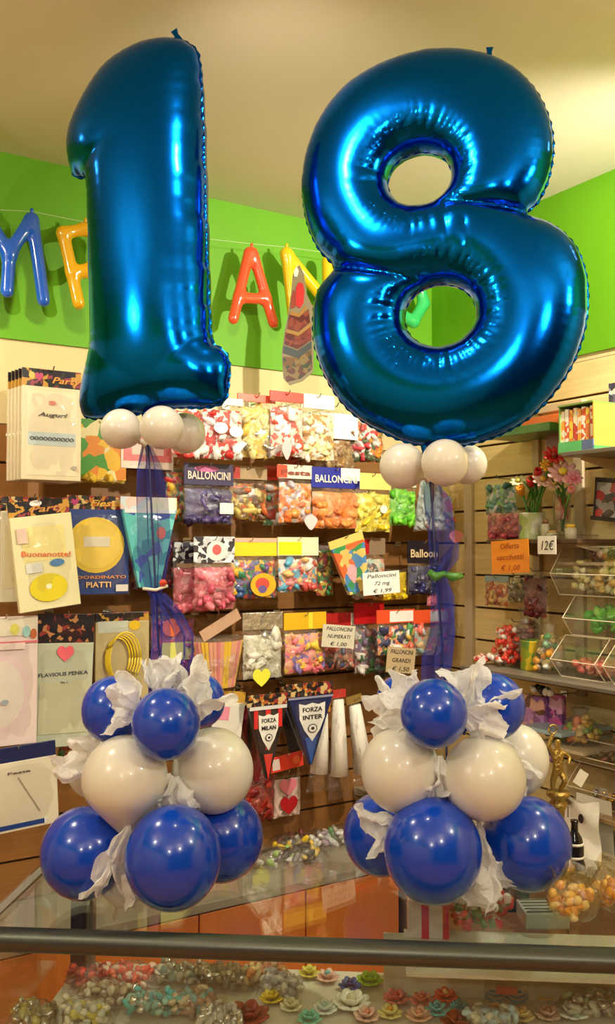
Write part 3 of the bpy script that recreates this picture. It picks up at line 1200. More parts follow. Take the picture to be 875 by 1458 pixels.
def packet(label, cat, bbox, cols, W=LW, off=0.15, header=None, hf=0.25, htext=None, htcol=(240, 235, 220), hart=None, T=0.045, n=34, bs=0.019,
           tilt=0.0, group=None, name='party_packet', tags=None, hang=True, bart=None, flat=0.5, film=True, tw=1.0, bw=1.0, stretch=1.6, fill=0.86, copies=0):
    rng = random.Random(hash(label) % 1 + sum(ord(c) * (i + 1) for i, c in enumerate(label)))
    top, w_, h_ = frame_of(W, bbox, off)
    root = empty(name, top, W.a, label, cat, group, ry=tilt)
    hh = hf * h_ if header is not None else 0.012
    if header is not None:
        b = MB()
        hm = header if isinstance(header, bpy.types.Material) else card(header)
        b.box((0, 0, -hh / 2), (w_ * tw, 0.006, hh), hm)
        hc = b.build('header_card', root, bevel=0.001)
        if hart:
            art(hc, hart, w_ * tw, hh, -0.0032, z1=0)
        if htext:
            text(hc, htext, hh * 0.5, (0, -0.0062, -hh * 0.58), card(htcol), width=w_ * 0.86, bold=True)
    # contents
    bh = h_ - hh
    b = MB()
    inner = printed([tuple(c_) for c_ in cols if not isinstance(c_, bpy.types.Material)][:5] or [(190, 186, 170), (150, 146, 130)], 60)
    fz = min(1.0, fill + .04)
    pillow(b, w_ * .94, bh * fz, T * .6, inner, -hh - bh * (1 - fz), rng, back=False, top_w=tw, bot_w=bw, crump=.003)
    ms = [c if isinstance(c, bpy.types.Material) else sweet(c) for c in cols]
    for i in range(n):
        v = 1 - fill * rng.random() ** 1.15
        v = min(v, 1 - bs / bh * 0.9)
        ww = w_ * (tw + (bw - tw) * v)
        u = rng.uniform(-0.5, 0.5) * max(0.05, (ww - bs * 2.2)) 
        z = -hh - bh * v
        y = rng.uniform(-0.5, 0.5) * max(0.0, T - bs)
        b.blob((u, y, z), (bs * rng.uniform(0.8, stretch), bs * flat * 1.2, bs * rng.uniform(0.6, 1.0)), ms[(i * len(ms)) // n if rng.random() < .55 else rng.randrange(len(ms))], rng, 0.34)
    tag(b.build('contents', root, smooth=True), kind='stuff')
    if bart:
        bc = MB()
        bc.box((0, -T / 2 - 0.003, -hh - bh * 0.5), (0.01, 0.001, 0.01), ms[0])
        art(root, bart, w_, bh, -T / 2 - 0.004, z1=-hh)
    if film:
        b = MB()
        pillow(b, w_, bh, T, M_FILM, -hh, rng, back=False, top_w=tw, bot_w=bw)
        b.build('film_bag', root, smooth=True)
    for t in (tags or []):
        art(root, [t], w_, h_, -T / 2 - 0.012, z1=0)
    if hang:
        hook(W, (top - COR).dot(W.d), top.z - min(0.012, hh * 0.4), max(0.02, off + 0.012))
    for k_ in range(copies):
        c = copy_tree(root, loc=top - W.n * (T + 0.004) * (k_ + 1) + Vector((0, 0, 0.001)))
    return root


def card_pack(label, cat, bbox, col, items, W=LW, off=0.15, header=None, hf=0.15, hart=None, th=0.012, tilt=0.0, group=None, name='party_packet', hang=True, film=True, tags=None, rx=0.0, hw=1.0):
    rng = random.Random(len(label))
    top, w_, h_ = frame_of(W, bbox, off)
    root = empty(name, top, W.a, label, cat, group, ry=tilt, rx=rx)
    hh = hf * h_ if header is not None else 0
    if header is not None:
        b = MB()
        b.box((0, 0, -hh / 2), (w_ * hw, 0.006, hh), header if isinstance(header, bpy.types.Material) else card(header))
        hc = b.build('header_card', root, bevel=0.001)
        if hart:
            art(hc, hart, w_ * hw, hh, -0.0032)
    b = MB()
    bh = h_ - hh
    b.box((0, 0, -hh - bh / 2), (w_, th, bh), col if isinstance(col, bpy.types.Material) else card(col))
    bc = b.build('card_body', root, bevel=0.0015)
    art(bc, items, w_, bh, -th / 2, z1=-hh)
    if film:
        b = MB()
        pillow(b, w_ * 1.04, bh * 1.02, th + 0.014, M_FILM2, -hh, rng, back=False, crump=0.002)
        b.build('film_bag', root, smooth=True)
    for t in (tags or []):
        art(root, [t], w_, h_, -th / 2 - 0.012, z1=0)
    if hang:
        hook(W, (top - COR).dot(W.d), top.z - 0.006, max(0.02, off + 0.012))
    return root


def sign(label, bbox, col, lines, W=LW, off=0.22, tilt=0.0, inkc=(40, 36, 44), name='price_sign', shear=0.2):
    top, w_, h_ = frame_of(W, bbox, off)
    root = empty(name, top, W.a, label, 'sign', None, ry=tilt)
    b = MB()
    b.box((0, 0, -h_ / 2), (w_, 0.002, h_), card(col))
    b.build('card_body', root)
    n = len(lines)
    for i, (s_, wd) in enumerate(lines):
        text(root, s_, h_ / n * 0.72, (0, -0.0018, -h_ * (i + 0.55) / n), card(inkc), width=wd * w_, shear=shear)
    # wire clip that holds it on the rail behind
    b = MB()
    b.tube([(0, 0.001, -0.004), (0, 0.03, 0.004), (0, off, 0.004)], 0.0012, M_STEEL, 5)
    b.build('wire_clip', root)
    return root


BLK = (34, 28, 30)
GOLD = (214, 160, 60)
P_BLACK = printed([BLK, BLK, (30, 26, 34), (150, 60, 70), BLK, (200, 150, 60), (60, 50, 40)], 55)
P_FEST = printed([BLK, (190, 110, 40), BLK, (150, 50, 50), (60, 50, 45), (210, 180, 120), BLK], 70)
P_MULTI = printed([(230, 80, 50), (240, 190, 50), (60, 140, 190), (240, 235, 220), (80, 160, 80), (220, 110, 130)], 45)
P_PASTEL = printed([(235, 225, 205), (240, 200, 190), (225, 225, 200), (205, 220, 225), (240, 230, 215)], 30)
SILVER = mat('silver_foil', (215, 212, 205), rough=0.25, metal=0.9, bump=0.5, bscale=30)
GOLDM = mat('gold_foil', (226, 178, 70), rough=0.2, metal=1.0, bump=0.3, bscale=30)

# ---------------- left end of the slat wall
r = card_pack('cream banner pack with black festive header, front of the stack at the upper left', 'party pack', (32, 527, 116, 684), (228, 214, 176),
              [('rect', .5, .5, .86, .9, (236, 222, 186)), ('rect', .5, .56, .8, .14, (196, 208, 205)), ('text', .5, .3, .5, .06, (90, 80, 75), 'Auguri', 0, .3), ('text', .5, .56, .74, .055, (70, 66, 64), 'OOOOOOOOOO'), ('rect', .5, .17, .1, .04, (225, 120, 110)), ('rect', .88, .86, .08, .04, (180, 170, 150))],
              header=P_BLACK, hf=.16, hart=[('disc', .16, .4, .1, .4, (220, 190, 90)), ('heart', .28, .45, .14, .5, (190, 70, 110)), ('text', .72, .6, .5, .5, (222, 150, 60), 'Party', 0, .3)], off=0.24, group='banner packs stacked on one hook')
for k in range(4):
    c = copy_tree(r, loc=Vector(r.location) - LW.n * 0.026 * (k + 1) - LW.d * 0.004 * (k + 1), label='cream banner pack with black header, %s in the upper left stack' % ['second', 'third', 'fourth', 'rearmost'][k])
packet('yellow jungle print bag half behind the banner pack', 'party pack', (112, 598, 180, 688), [(240, 200, 60)], off=.14, header=printed([(240, 190, 50), (80, 150, 50), (240, 225, 170), (230, 140, 40)], 22), hf=.95, n=4, film=True)
card_pack('white card with pink border behind the collar balloons of the digit 1', 'party pack', (172, 612, 247, 668), (240, 224, 206), [('rect', .5, .45, .9, .72, (228, 120, 120)), ('rect', .5, .45, .6, .4, (240, 205, 190))], off=.14)

card_pack('clear bag of pale yellow napkins hanging tilted at the far left', 'party pack', (10, 712, 98, 868), (236, 228, 178),
          [('rect', .5, .3, .7, .36, (240, 226, 150)), ('text', .52, .42, .8, .08, (226, 120, 70), 'Buonanotte!', .12), ('disc', .68, .52, .24, .08, (70, 130, 185)), ('rect', .3, .55, .26, .1, (222, 222, 210)), ('disc', .5, .77, .62, .3, (226, 208, 40)), ('disc', .5, .76, .1, .06, (240, 236, 190)), ('rect', .16, .2, .16, .16, (226, 200, 180))],
          off=.25, header=P_BLACK, hf=.14, th=.022, tilt=math.radians(-7), hart=[('disc', .45, .2, .2, .4, (240, 238, 230)), ('text', .62, .6, .6, .6, (214, 150, 80), 'Party', 0, .3)])
card_pack('clear bag of pale napkins hanging straight behind the tilted one', 'party pack', (2, 708, 92, 856), (228, 222, 190), [('rect', .4, .5, .7, .7, (226, 214, 170))], off=.18, header=P_FEST, hf=.14, th=.02)
card_pack('navy pack holding a round yellow paper plate', 'party pack', (96, 706, 184, 846), (44, 66, 128),
          [('disc', .46, .42, .92, .66, (236, 198, 66)), ('disc', .46, .42, .78, .56, (240, 206, 84)), ('rect', .47, .38, .42, .12, (226, 216, 190)), ('text', .5, .8, .9, .05, (226, 150, 90), 'COORDINATO'), ('text', .5, .89, .4, .09, (238, 190, 130), 'PIATTI'), ('rect', .88, .93, .2, .08, (225, 218, 210))],
          header=P_FEST, hf=.14, off=.2, hart=[('heart', .12, .5, .12, .5, (190, 60, 120)), ('text', .6, .55, .5, .6, (226, 170, 60), 'Fiesta', 0, .3)])


def cone_pack(label, bbox, off, fill_, top_m, name='pennant_pack', tip=0.3, cat='party pack', items=None, th=0.02, W=LW, tilt=0.0, hf=.14, film=True, border=None):
    top, w_, h_ = frame_of(W, bbox, off)
    root = empty(name, top, W.a, label, cat, None, ry=tilt)
    b = MB()
    b.box((0, 0, -hf * h_ / 2), (w_, 0.006, hf * h_), top_m)
    b.build('header_card', root, bevel=.001)
    z0, z1 = -hf * h_, -h_
    b = MB()
    b.prism([(-w_ * .48, z0), (-w_ * tip / 2, z1), (w_ * tip / 2, z1), (w_ * .48, z0)], -th / 2, th / 2, fill_)
    bc = b.build('pennant_body', root)
    if items:
        art(bc, items, w_, h_ * (1 - hf), -th / 2, z1=z0)
    if film:
        b = MB()
        pillow(b, w_, h_ * (1 - hf), th + 0.012, M_FILM2, z0, random.Random(4), back=False, top_w=1.02, bot_w=tip + .1, crump=.0015)
        b.build('film_bag', root, smooth=True)
    hook(W, (top - COR).dot(W.d), top.z - 0.006, off + 0.012)
    return root


cone_pack('teal pennant pack with an orange fish behind the blue tulle', (172, 708, 252, 836), .22, printed([(60, 150, 160), (90, 190, 190), (60, 90, 170), (110, 200, 200)], 25), P_PASTEL, tip=.36,
          items=[('disc', .7, .3, .16, .16, (230, 110, 40)), ('rect', .5, .02, .9, .05, (225, 225, 230))])
packet('red and dark bag half behind the teal pennant pack', 'party pack', (165, 740, 255, 838), [(150, 40, 60), (90, 30, 50), (60, 30, 60)], off=.10, n=20, T=.03)

card_pack('pink and white baby bib pack at the left edge', 'party pack', (-40, 878, 54, 1062), (234, 214, 208),
          [('disc', .4, .58, .92, .62, (238, 212, 214)), ('disc', .4, .6, .8, .52, (236, 226, 214)), ('rect', .5, .08, .96, .14, (222, 214, 190)), ('disc', .64, .1, .14, .09, (214, 208, 96)), ('disc', .82, .12, .12, .09, (150, 195, 190)), ('disc', .93, .14, .1, .08, (196, 106, 60)), ('rect', .5, .2, 1.0, .015, (214, 110, 120)), ('rect', .4, .23, .8, .05, (226, 206, 196)), ('disc', .5, .66, .12, .04, (170, 180, 190))], off=.22)
card_pack('grey-green notelet pack with a pink heart sticker and dark header', 'party pack', (54, 874, 135, 1062), (196, 202, 178),
          [('text', .48, .3, .86, .05, (70, 78, 88), 'FLAVIOUS PENKA', -.04), ('rect', .5, .62, .84, .5, (200, 200, 168)), ('text', .5, .38, .12, .03, (120, 120, 110), 'No 1'), ('heart', .5, .1, .3, .16, (250, 110, 125))],
          header=printed([BLK, (60, 30, 30), BLK, (150, 60, 50), BLK, (190, 130, 80)], 60), hf=.22, off=.2, tilt=math.radians(2))
r = card_pack('clear pack of yellow ring bracelets with a pale blue label', 'party pack', (136, 872, 212, 1000), (196, 178, 128),
              [('rect', .32, .06, .56, .14, (200, 205, 190)), ('disc', .72, .05, .22, .12, (232, 192, 40))], header=P_BLACK, hf=.1, off=.16)
b = MB()
for k in range(5):
    cxr, rr = -0.02 + 0.006 * k, 0.042 + 0.003 * k
    b.tube([(cxr + rr * math.cos(t), -0.014 - 0.002 * k, -0.15 + rr * 1.6 * math.sin(t)) for t in np.linspace(0, 6.2832, 22)], 0.0028, card((236, 206, 50)), 6)
b.build('bracelets', r, True)
packet('small colourful pack behind the curled blue tulle tail', 'party pack', (214, 868, 278, 970), [(200, 60, 60), (180, 90, 140), (150, 60, 120)], off=.14, bart=[('rect', .52, .55, .66, .26, (214, 214, 110)), ('disc', .4, .2, .4, .26, (226, 110, 60))])
card_pack('navy-topped white card pack with a blue strip at the lower left', 'party pack', (-30, 1062, 79, 1182), (232, 224, 200),
          [('rect', .42, .93, .8, .07, (36, 66, 140)), ('text', .5, .16, .3, .05, (110, 90, 90), 'Festa'), ('rect', .62, .5, .012, .62, (170, 160, 140), .5), ('rect', .82, .92, .03, .1, (240, 240, 240))],
          header=(32, 40, 88), hf=.18, off=.24, tilt=math.radians(-3))
packet('small rainbow striped pack beside the lower left card pack', 'party pack', (82, 1050, 112, 1110), [(200, 60, 40), (230, 190, 50), (60, 120, 60)], off=.14, n=12, bs=.012)

# ---------------- row under the cream wall (brightest)
packet('red and white bag with white print at the left of the top row', 'party pack', (244, 574, 298, 652), [(232, 60, 50), (240, 226, 216), (226, 90, 80)], off=.24, T=.06)
packet('red bag of white sweets right beside it in the top row', 'party pack', (288, 566, 346, 654), [(222, 60, 54), (245, 235, 225), (245, 240, 235), (200, 40, 40)], off=.26, header=(236, 214, 200), hf=.12, T=.06,
       bart=[('disc', .35, .45, .34, .2, (250, 246, 240)), ('disc', .72, .5, .34, .2, (250, 246, 240))])
packet('silver bag with a strip of gold stars in the top row', 'party pack', (338, 562, 392, 652), [SILVER, (236, 200, 90), (240, 220, 150)], off=.25, header=(232, 92, 60), hf=.12, T=.05)
packet('white bag with red corner label and a pink drop tag', 'party pack', (384, 558, 432, 650), [(248, 244, 236), (240, 220, 200), (232, 90, 70)], off=.27, header=(216, 52, 40), hf=.16, T=.05,
       tags=[('tear', .35, .92, .3, .3, (244, 190, 190))])
packet('pale yellow bag of foil shapes in the top row', 'party pack', (428, 562, 476, 655), [(245, 235, 170), (240, 236, 220), (200, 150, 90)], off=.25, header=(246, 242, 226), hf=.22, T=.05)
packet('brown bag behind a blank white label in the top row', 'party pack', (448, 578, 506, 668), [(176, 134, 74), (150, 110, 70), (190, 160, 110)], off=.2, T=.05, bart=[('rect', .5, .3, .9, .42, (252, 250, 244))])
packet('white and orange striped bag at the right end of the top row', 'party pack', (494, 590, 546, 658), [(246, 240, 230), (236, 150, 50), (220, 70, 80), (90, 100, 70)], off=.2, T=.04)
packet('small red packet hanging low in the top row', 'party pack', (408, 628, 430, 664), [(190, 40, 40)], off=.1, n=8, bs=.012, T=.02)

# ---------------- second row
packet('small multicoloured bag at the left end of the second row', 'party pack', (236, 660, 264, 745), [(190, 50, 40), (210, 170, 60), (80, 100, 60)], off=.14, n=16)
packet('dark violet bag of balloons with a white price label', 'balloon bag', (262, 660, 332, 746), [(74, 56, 110), (60, 50, 96), (90, 76, 130)], off=.2, header=(46, 34, 82), hf=.36, htext='BALLONCINI', htcol=(236, 214, 196),
       hart=[('disc', .45, .25, .5, .3, (200, 100, 160))], bart=[('rect', .8, .6, .28, .28, (244, 240, 226))])
packet('brown bag with red header of mixed balloons in the second row', 'balloon bag', (326, 664, 380, 742), [(150, 120, 50), (206, 100, 50), (220, 196, 110), (120, 90, 70)], off=.18, header=(176, 150, 110), hf=.24, hart=[('rect', .14, .5, .28, .9, (190, 36, 34))])
packet('orange and green mixed bag behind the one with the heart tag', 'balloon bag', (374, 664, 412, 748), [(226, 130, 60), (90, 160, 110), (210, 200, 190), (200, 80, 60)], off=.15, header=(206, 52, 36), hf=.24)
packet('mixed pastel balloon bag with white label and pale heart tag', 'balloon bag', (396, 662, 444, 744), [(240, 150, 70), (240, 200, 160), (236, 120, 60), (200, 190, 200)], off=.22, header=(240, 230, 212), hf=.24, htext='Festa',
       htcol=(150, 70, 60), hart=[('rect', .1, .5, .3, .9, (232, 74, 44))], tags=[('tear', .82, 1.0, .42, .26, (250, 208, 208))])
packet('orange balloons in a bag with a blue and white header', 'balloon bag', (443, 666, 512, 752), [(244, 146, 70), (240, 130, 56), (248, 160, 90)], off=.22, header=(40, 48, 160), hf=.34, htext='BALLONCINI', htcol=(244, 240, 224),
       hart=[('rect', .8, .3, .4, .6, (238, 238, 240))], n=34)
packet('yellow balloons in a bag with a pale yellow header', 'balloon bag', (504, 674, 556, 757), [(244, 222, 50), (248, 236, 110), (226, 196, 30)], off=.22, header=(246, 228, 130), hf=.28, tags=[('disc', .66, .62, .2, .14, (250, 236, 226))], n=32)
packet('lime green balloons in a bag right of the yellow ones', 'balloon bag', (553, 680, 592, 748), [(130, 220, 50), (150, 230, 80), (90, 190, 40)], off=.2, header=(238, 232, 200), hf=.2, n=30)


def clear_cone(label, bbox, off, accent, W=LW, tilt=0.0, tg=None):
    top, w_, h_ = frame_of(W, bbox, off)
    root = empty('cone_bag', top, W.a, label, 'sweet bag', None, ry=tilt)
    b = MB()
    pillow(b, w_, h_, .03, M_FILM, 0, random.Random(int(bbox[0])), top_w=.35, bot_w=1.0)
    b.build('film_bag', root, True)
    b = MB()
    b.prism([(-w_ * .16, 0), (-w_ * .46, -h_ * .97), (w_ * .46, -h_ * .97), (w_ * .16, 0)], .006, .008, printed([(150, 160, 150), (176, 186, 180), (120, 130, 124), (200, 204, 198)], 70))
    b.build('backing_sheet', root)
    b = MB()
    b.prism([(-w_ * .05, -h_ * .04), (w_ * .1, -h_ * .04), (w_ * .42, -h_ * .85), (0, -h_ * .6)], -.004, .004, accent)
    b.build('printed_insert', root)
    b = MB()
    for k in range(6):
        b.blob((RNG.uniform(-.3, .3) * w_, 0, -h_ * RNG.uniform(.6, .92)), (.012, .008, .010), sweet(RNG.choice([(190, 200, 200), (160, 180, 180), (220, 210, 200), (230, 150, 90)])))
    tag(b.build('contents', root, True), kind='stuff')
    if tg:
        art(root, [tg], w_, h_, -.03)
    hook(W, (top - COR).dot(W.d), top.z - 0.004, off + 0.012)


P_ORG = printed([(240, 120, 50), (244, 214, 110), (200, 220, 150), (240, 236, 220)], 30)
clear_cone('clear cone bag just left of the tulle in the second row', (588, 684, 622, 756), .2, card((150, 190, 180)))
clear_cone('clear cone bag with an orange print beside the tulle, pink drop tag below', (610, 684, 652, 756), .22, P_ORG, tg=('tear', .75, 1.12, .5, .26, (248, 150, 160)))
clear_cone('clear cone bag with green print left of the orange triangle', (640, 682, 668, 750), .1, printed([(90, 170, 90), (220, 230, 190)], 30))
clear_cone('clear cone bag with a bright orange triangle near the wall corner', (652, 686, 694, 756), .14, P_ORG, tg=('tear', .95, 1.1, .45, .24, (244, 120, 130)))

# ---------------- third row
packet('bag of dusky pink balloons with a round white print', 'balloon bag', (246, 772, 300, 872), [(196, 80, 96), (180, 62, 80), (210, 110, 120)], off=.18, header=printed([BLK, (70, 66, 80), (200, 200, 205), BLK], 60), hf=.3, n=34, T=.06)
packet('bag of dusky pink balloons nearer the camera with a silver disc', 'balloon bag', (276, 764, 334, 868), [(206, 86, 104), (190, 66, 88), (216, 120, 130)], off=.24, header=printed([(200, 200, 205), (240, 240, 240), (60, 56, 66)], 60), hf=.36, n=36, T=.06,
       hart=[('disc', .55, .55, .5, .75, (236, 226, 220)), ('disc', .55, .5, .22, .4, (224, 96, 96))])
packet('wide bag of multicoloured flower balloons with yellow header', 'balloon bag', (318, 766, 394, 852), [(60, 90, 140), (60, 130, 90), (200, 60, 50), (240, 180, 50), (110, 80, 140)], off=.22, header=(246, 214, 40), hf=.3, n=24,
       hart=[('rect', .55, .12, .9, .22, (240, 178, 160))], bart=[('disc', .68, .68, .48, .55, (244, 178, 40)), ('disc', .66, .66, .26, .3, (214, 80, 70)), ('disc', .66, .78, .16, .18, (110, 90, 150))])
packet('yellow and white header bag of pastel shapes in the third row', 'balloon bag', (395, 765, 453, 842), [(240, 150, 150), (90, 170, 200), (244, 190, 120), (236, 228, 220), (200, 80, 70)], off=.22, header=(248, 236, 190), hf=.34,
       hart=[('rect', .3, .6, .56, .7, (250, 232, 30))], n=30)
packet('narrow dark bag with a green sweet in the third row', 'sweet bag', (450, 772, 474, 848), [(60, 130, 70), (190, 60, 50), (90, 60, 40), (226, 190, 80)], off=.14, n=16, bs=.012)
cone_pack('slanted bag of party hats with a yellow flap', (466, 764, 516, 846), .22, printed([(80, 140, 190), (230, 110, 60), (60, 150, 90), (230, 200, 110)], 30), card((240, 206, 110)), tip=.55, tilt=math.radians(-16), name='party_hat_bag',
          items=[('tear', .42, .6, .3, .4, (250, 180, 190))])
packet('grey-topped bag of pastel sweets with a red corner', 'sweet bag', (500, 766, 548, 852), [(190, 210, 190), (240, 160, 120), (230, 220, 200), (110, 100, 90)], off=.16, header=(150, 124, 96), hf=.28, hart=[('rect', .26, .5, .5, .9, (196, 30, 34))])
packet('bag of yellow balloons half behind the white price sign', 'balloon bag', (534, 806, 580, 854), [(244, 214, 30), (236, 196, 20)], off=.16, n=34, bs=.013, hang=False)
sign('white hand-lettered price sign in front of the yellow balloons', (516, 814, 568, 846), (248, 244, 232), [('Palloncini', .8), ('72 mg', .42), ('\u20ac 1,99', .5)], off=.27, tilt=math.radians(-3))
packet('black bag with gold lettering left of the right tulle streamer', 'balloon bag', (580, 770, 624, 846), [(44, 42, 96), (30, 28, 60)], off=.18, header=(28, 22, 34), hf=.42, htext='Balloon', htcol=(222, 196, 150))
packet('blue sweet bag with yellow top right of the right tulle streamer', 'sweet bag', (648, 774, 688, 846), [(60, 96, 150), (80, 120, 180), (50, 76, 120)], off=.08, header=(220, 170, 50), hf=.26, n=36, bs=.010, hart=[('disc', .9, .5, .2, .7, (150, 120, 90))])
packet('small pink drop-shaped packet hanging beside the lower right tulle', 'sweet bag', (607, 840, 622, 862), [(240, 120, 140)], off=.16, n=6, bs=.008, T=.015)

# ---------------- fourth row
r = empty('cupcake_cases', LW.P(310, 868, .2), LW.a, 'stack of pink and gold striped cupcake cases in a clear bag', 'baking cases')
top, w_, h_ = frame_of(LW, (276, 912, 346, 978), .2)
zt_ = top.z - r.location.z
b = MB()
nP = 36
m1, m2, m3 = card((222, 160, 130)), card((226, 186, 60)), card((214, 130, 130))
for k in range(nP):
    a, c_ = math.pi * k / nP, math.pi * (k + 1) / nP
    rr0, rr1 = w_ * .5, w_ * .34
    q = 1.0 if k % 2 else 0.93
    q2 = 0.93 if k % 2 else 1.0
    vs_ = [(-math.cos(a) * rr0 * q, -math.sin(a) * rr0 * q * .6, zt_), (-math.cos(c_) * rr0 * q2, -math.sin(c_) * rr0 * q2 * .6, zt_), (-math.cos(c_) * rr1 * q2, -math.sin(c_) * rr1 * q2 * .6, zt_ - h_), (-math.cos(a) * rr1 * q, -math.sin(a) * rr1 * q * .6, zt_ - h_)]
    b.add(vs_, [(0, 1, 2, 3)], [m1, m3, m1, m2, m2, m1][(k // 2) % 6])
b.build('pleated_cases', r)
b = MB()
pillow(b, w_ * 1.05, h_ + .03, .1, M_FILM, zt_ + .02, random.Random(2), back=False, bot_w=.8)
b.build('film_bag', r, True)
b = MB()
b.box((0, -.02, zt_ + .055), (w_ * .85, .005, .04), card((200, 160, 130)), Matrix.Rotation(math.radians(-28), 3, 'Y'))
b.build('header_card', r)
hook(LW, (Vector(r.location) - COR).dot(LW.d), r.location.z - .02, .2)
packet('bag of silver foil balloons with a silver header and yellow heart tag', 'balloon bag', (345, 872, 402, 966), [SILVER, (226, 220, 200), (200, 196, 170)], off=.22, header=SILVER, hf=.26, n=20, bs=.022,
       tags=[('heart', .36, .96, .44, .28, (238, 232, 70))])
packet('bag of pink and yellow star decorations with a yellow header', 'party pack', (404, 872, 464, 958), [(240, 150, 140), (244, 120, 130), (240, 200, 70), (236, 160, 110), (130, 110, 170)], off=.22, header=(226, 180, 30), hf=.28, hart=[('rect', .62, .5, .1, .95, (248, 220, 60))], n=30)
packet('dark red-topped bag behind the small grey sign', 'party pack', (460, 872, 522, 952), [(120, 90, 80), (220, 110, 100), (70, 80, 110), (180, 140, 110)], off=.12, header=(180, 30, 30), hf=.25, hart=[('rect', .8, .5, .36, .9, (230, 220, 200))])
sign('small grey-white hand-lettered sign in the fourth row', (460, 890, 506, 922), (214, 206, 180), [('PALLONCINI', .8), ('NUMERATI', .7), ('\u20ac 1,00', .5)], off=.25, tilt=math.radians(6))
packet('dark red bag with green tops of ribbon sweets', 'sweet bag', (504, 858, 546, 958), [(70, 110, 70), (150, 90, 80), (210, 200, 190), (120, 100, 130)], off=.14, header=(190, 20, 26), hf=.3)
packet('mixed balloon bag with orange and white header left of the brown sign', 'balloon bag', (536, 868, 590, 932), [(240, 190, 90), (236, 120, 90), (70, 140, 80), (60, 66, 100), (236, 226, 210)], off=.22, header=(236, 84, 44), hf=.3, hart=[('rect', .64, .5, .62, .8, (246, 240, 228))], tags=[('disc', .4, .86, .24, .22, (244, 240, 234))])
packet('mixed balloon bag with orange and white header under the right tulle', 'balloon bag', (588, 868, 640, 932), [(220, 180, 130), (230, 110, 90), (160, 190, 180), (200, 196, 200)], off=.18, header=(236, 84, 44), hf=.3, hart=[('rect', .7, .5, .5, .8, (220, 216, 210))])
packet('small bag of orange and yellow sweets near the wall corner', 'sweet bag', (632, 892, 662, 950), [(226, 120, 70), (220, 190, 60), (190, 90, 80)], off=.08, n=18, bs=.012)
sign('brown cardboard hand-lettered sign above the right balloon cluster', (552, 922, 592, 958), (196, 172, 130), [('PALLONCINI', .8), ('GRANDI', .66), ('\u20ac 1,50', .6)], off=.27, tilt=math.radians(7))
packet('dark green bag hanging behind the brown sign', 'party pack', (534, 925, 560, 965), [(60, 50, 40), (40, 60, 50)], off=.1, n=10, bs=.012, T=.02)

# ---------------- lowest row
card_pack('white packet with a gold top and pink square right of the left cluster', 'party pack', (308, 984, 350, 1056), (240, 236, 222), [('rect', .3, .28, .4, .34, (246, 150, 180))], header=(210, 160, 60), hf=.22, off=.2, tilt=math.radians(8))
cone_pack('red and black striped football pennant reading FORZA MILAN', (352, 988, 408, 1108), .24, card((40, 26, 28)), P_FEST, tip=.06, hf=.14, th=.014,
          items=[('rect', .2, .15, .1, .3, (220, 44, 44)), ('rect', .5, .3, .12, .6, (220, 44, 44)), ('rect', .8, .15, .1, .3, (220, 44, 44)), ('tri', .5, .84, .22, .36, (220, 60, 50)), ('rect', .5, .02, .94, .05, (220, 216, 210)),
                 ('shield', .5, .36, .5, .5, (238, 234, 222)), ('text', .5, .2, .36, .08, BLK, 'FORZA'), ('text', .5, .3, .36, .08, BLK, 'MILAN'), ('disc', .5, .43, .18, .1, BLK), ('disc', .5, .43, .14, .078, (238, 234, 222)), ('disc', .5, .43, .06, .034, BLK)])
cone_pack('dark red pennant pack behind the red and black one', (338, 992, 392, 1112), .12, card((120, 24, 30)), P_FEST, tip=.1, hf=.12, th=.012, items=[('rect', .3, .3, .1, .5, (30, 20, 24)), ('rect', .6, .3, .1, .5, (30, 20, 24))])
cone_pack('navy football pennant reading FORZA INTER', (408, 972, 474, 1088), .24, card((28, 40, 86)), P_FEST, tip=.05, hf=.16, th=.014,
          items=[('rect', .5, .02, .96, .03, (150, 150, 170)), ('tri', .5, .8, .26, .4, (44, 84, 160)), ('shield', .52, .38, .56, .56, (236, 234, 224)), ('text', .52, .2, .42, .09, BLK, 'FORZA'), ('text', .52, .31, .42, .09, BLK, 'INTER'),
                 ('disc', .52, .47, .2, .13, BLK), ('disc', .52, .47, .16, .104, (236, 234, 224)), ('disc', .52, .47, .07, .045, BLK)])
cone_pack('black and grey pennant pack behind the navy one', (392, 976, 452, 1084), .12, card((36, 36, 44)), P_FEST, tip=.2, hf=.12, th=.012, items=[('rect', .4, .5, .03, .9, (150, 150, 170), .4)])
for i, (x0, y0, x1, y1, lb_) in enumerate([(444, 1012, 474, 1122, 'long clear bag of white candles, left of three'), (466, 992, 496, 1132, 'long clear bag of white candles, middle of three'), (488, 1000, 520, 1128, 'long clear bag of white candles, right of three with crumpled foot')]):
    top, w_, h_ = frame_of(LW, (x0, y0, x1, y1), .18 + .02 * (i % 2))
    r = empty('candle_bag', top, LW.a, lb_, 'candle bag', None, ry=math.radians([4, -1, -9][i]))
    b = MB()
    b.lathe([(w_ * .22, -.01), (w_ * .3, -h_ * .4), (w_ * .36, -h_ * .8)], mat('white_wax', (244, 238, 222), rough=.5), n=10)
    b.build('white_tube', r, True)
    b = MB()
    pillow(b, w_, h_ * 1.04, .05, M_FILM, 0, random.Random(i), top_w=.4, bot_w=1.1, back=False, crump=.005)
    b.build('film_bag', r, True)
    b = MB()
    b.box((0, 0, .012), (w_ * .7, .006, .03), card([(214, 150, 50), (200, 60, 50), (150, 120, 60)][i]))
    b.build('header_card', r)
    hook(LW, (top - COR).dot(LW.d), top.z + .008, .2)
card_pack('bright red label card hanging under the pennants', 'label card', (384, 1074, 430, 1096), (240, 70, 44), [('rect', .16, .5, .22, .7, (240, 220, 210)), ('disc', .78, .5, .22, .6, (250, 110, 60))], off=.14, tilt=math.radians(-6), th=.006, film=False)
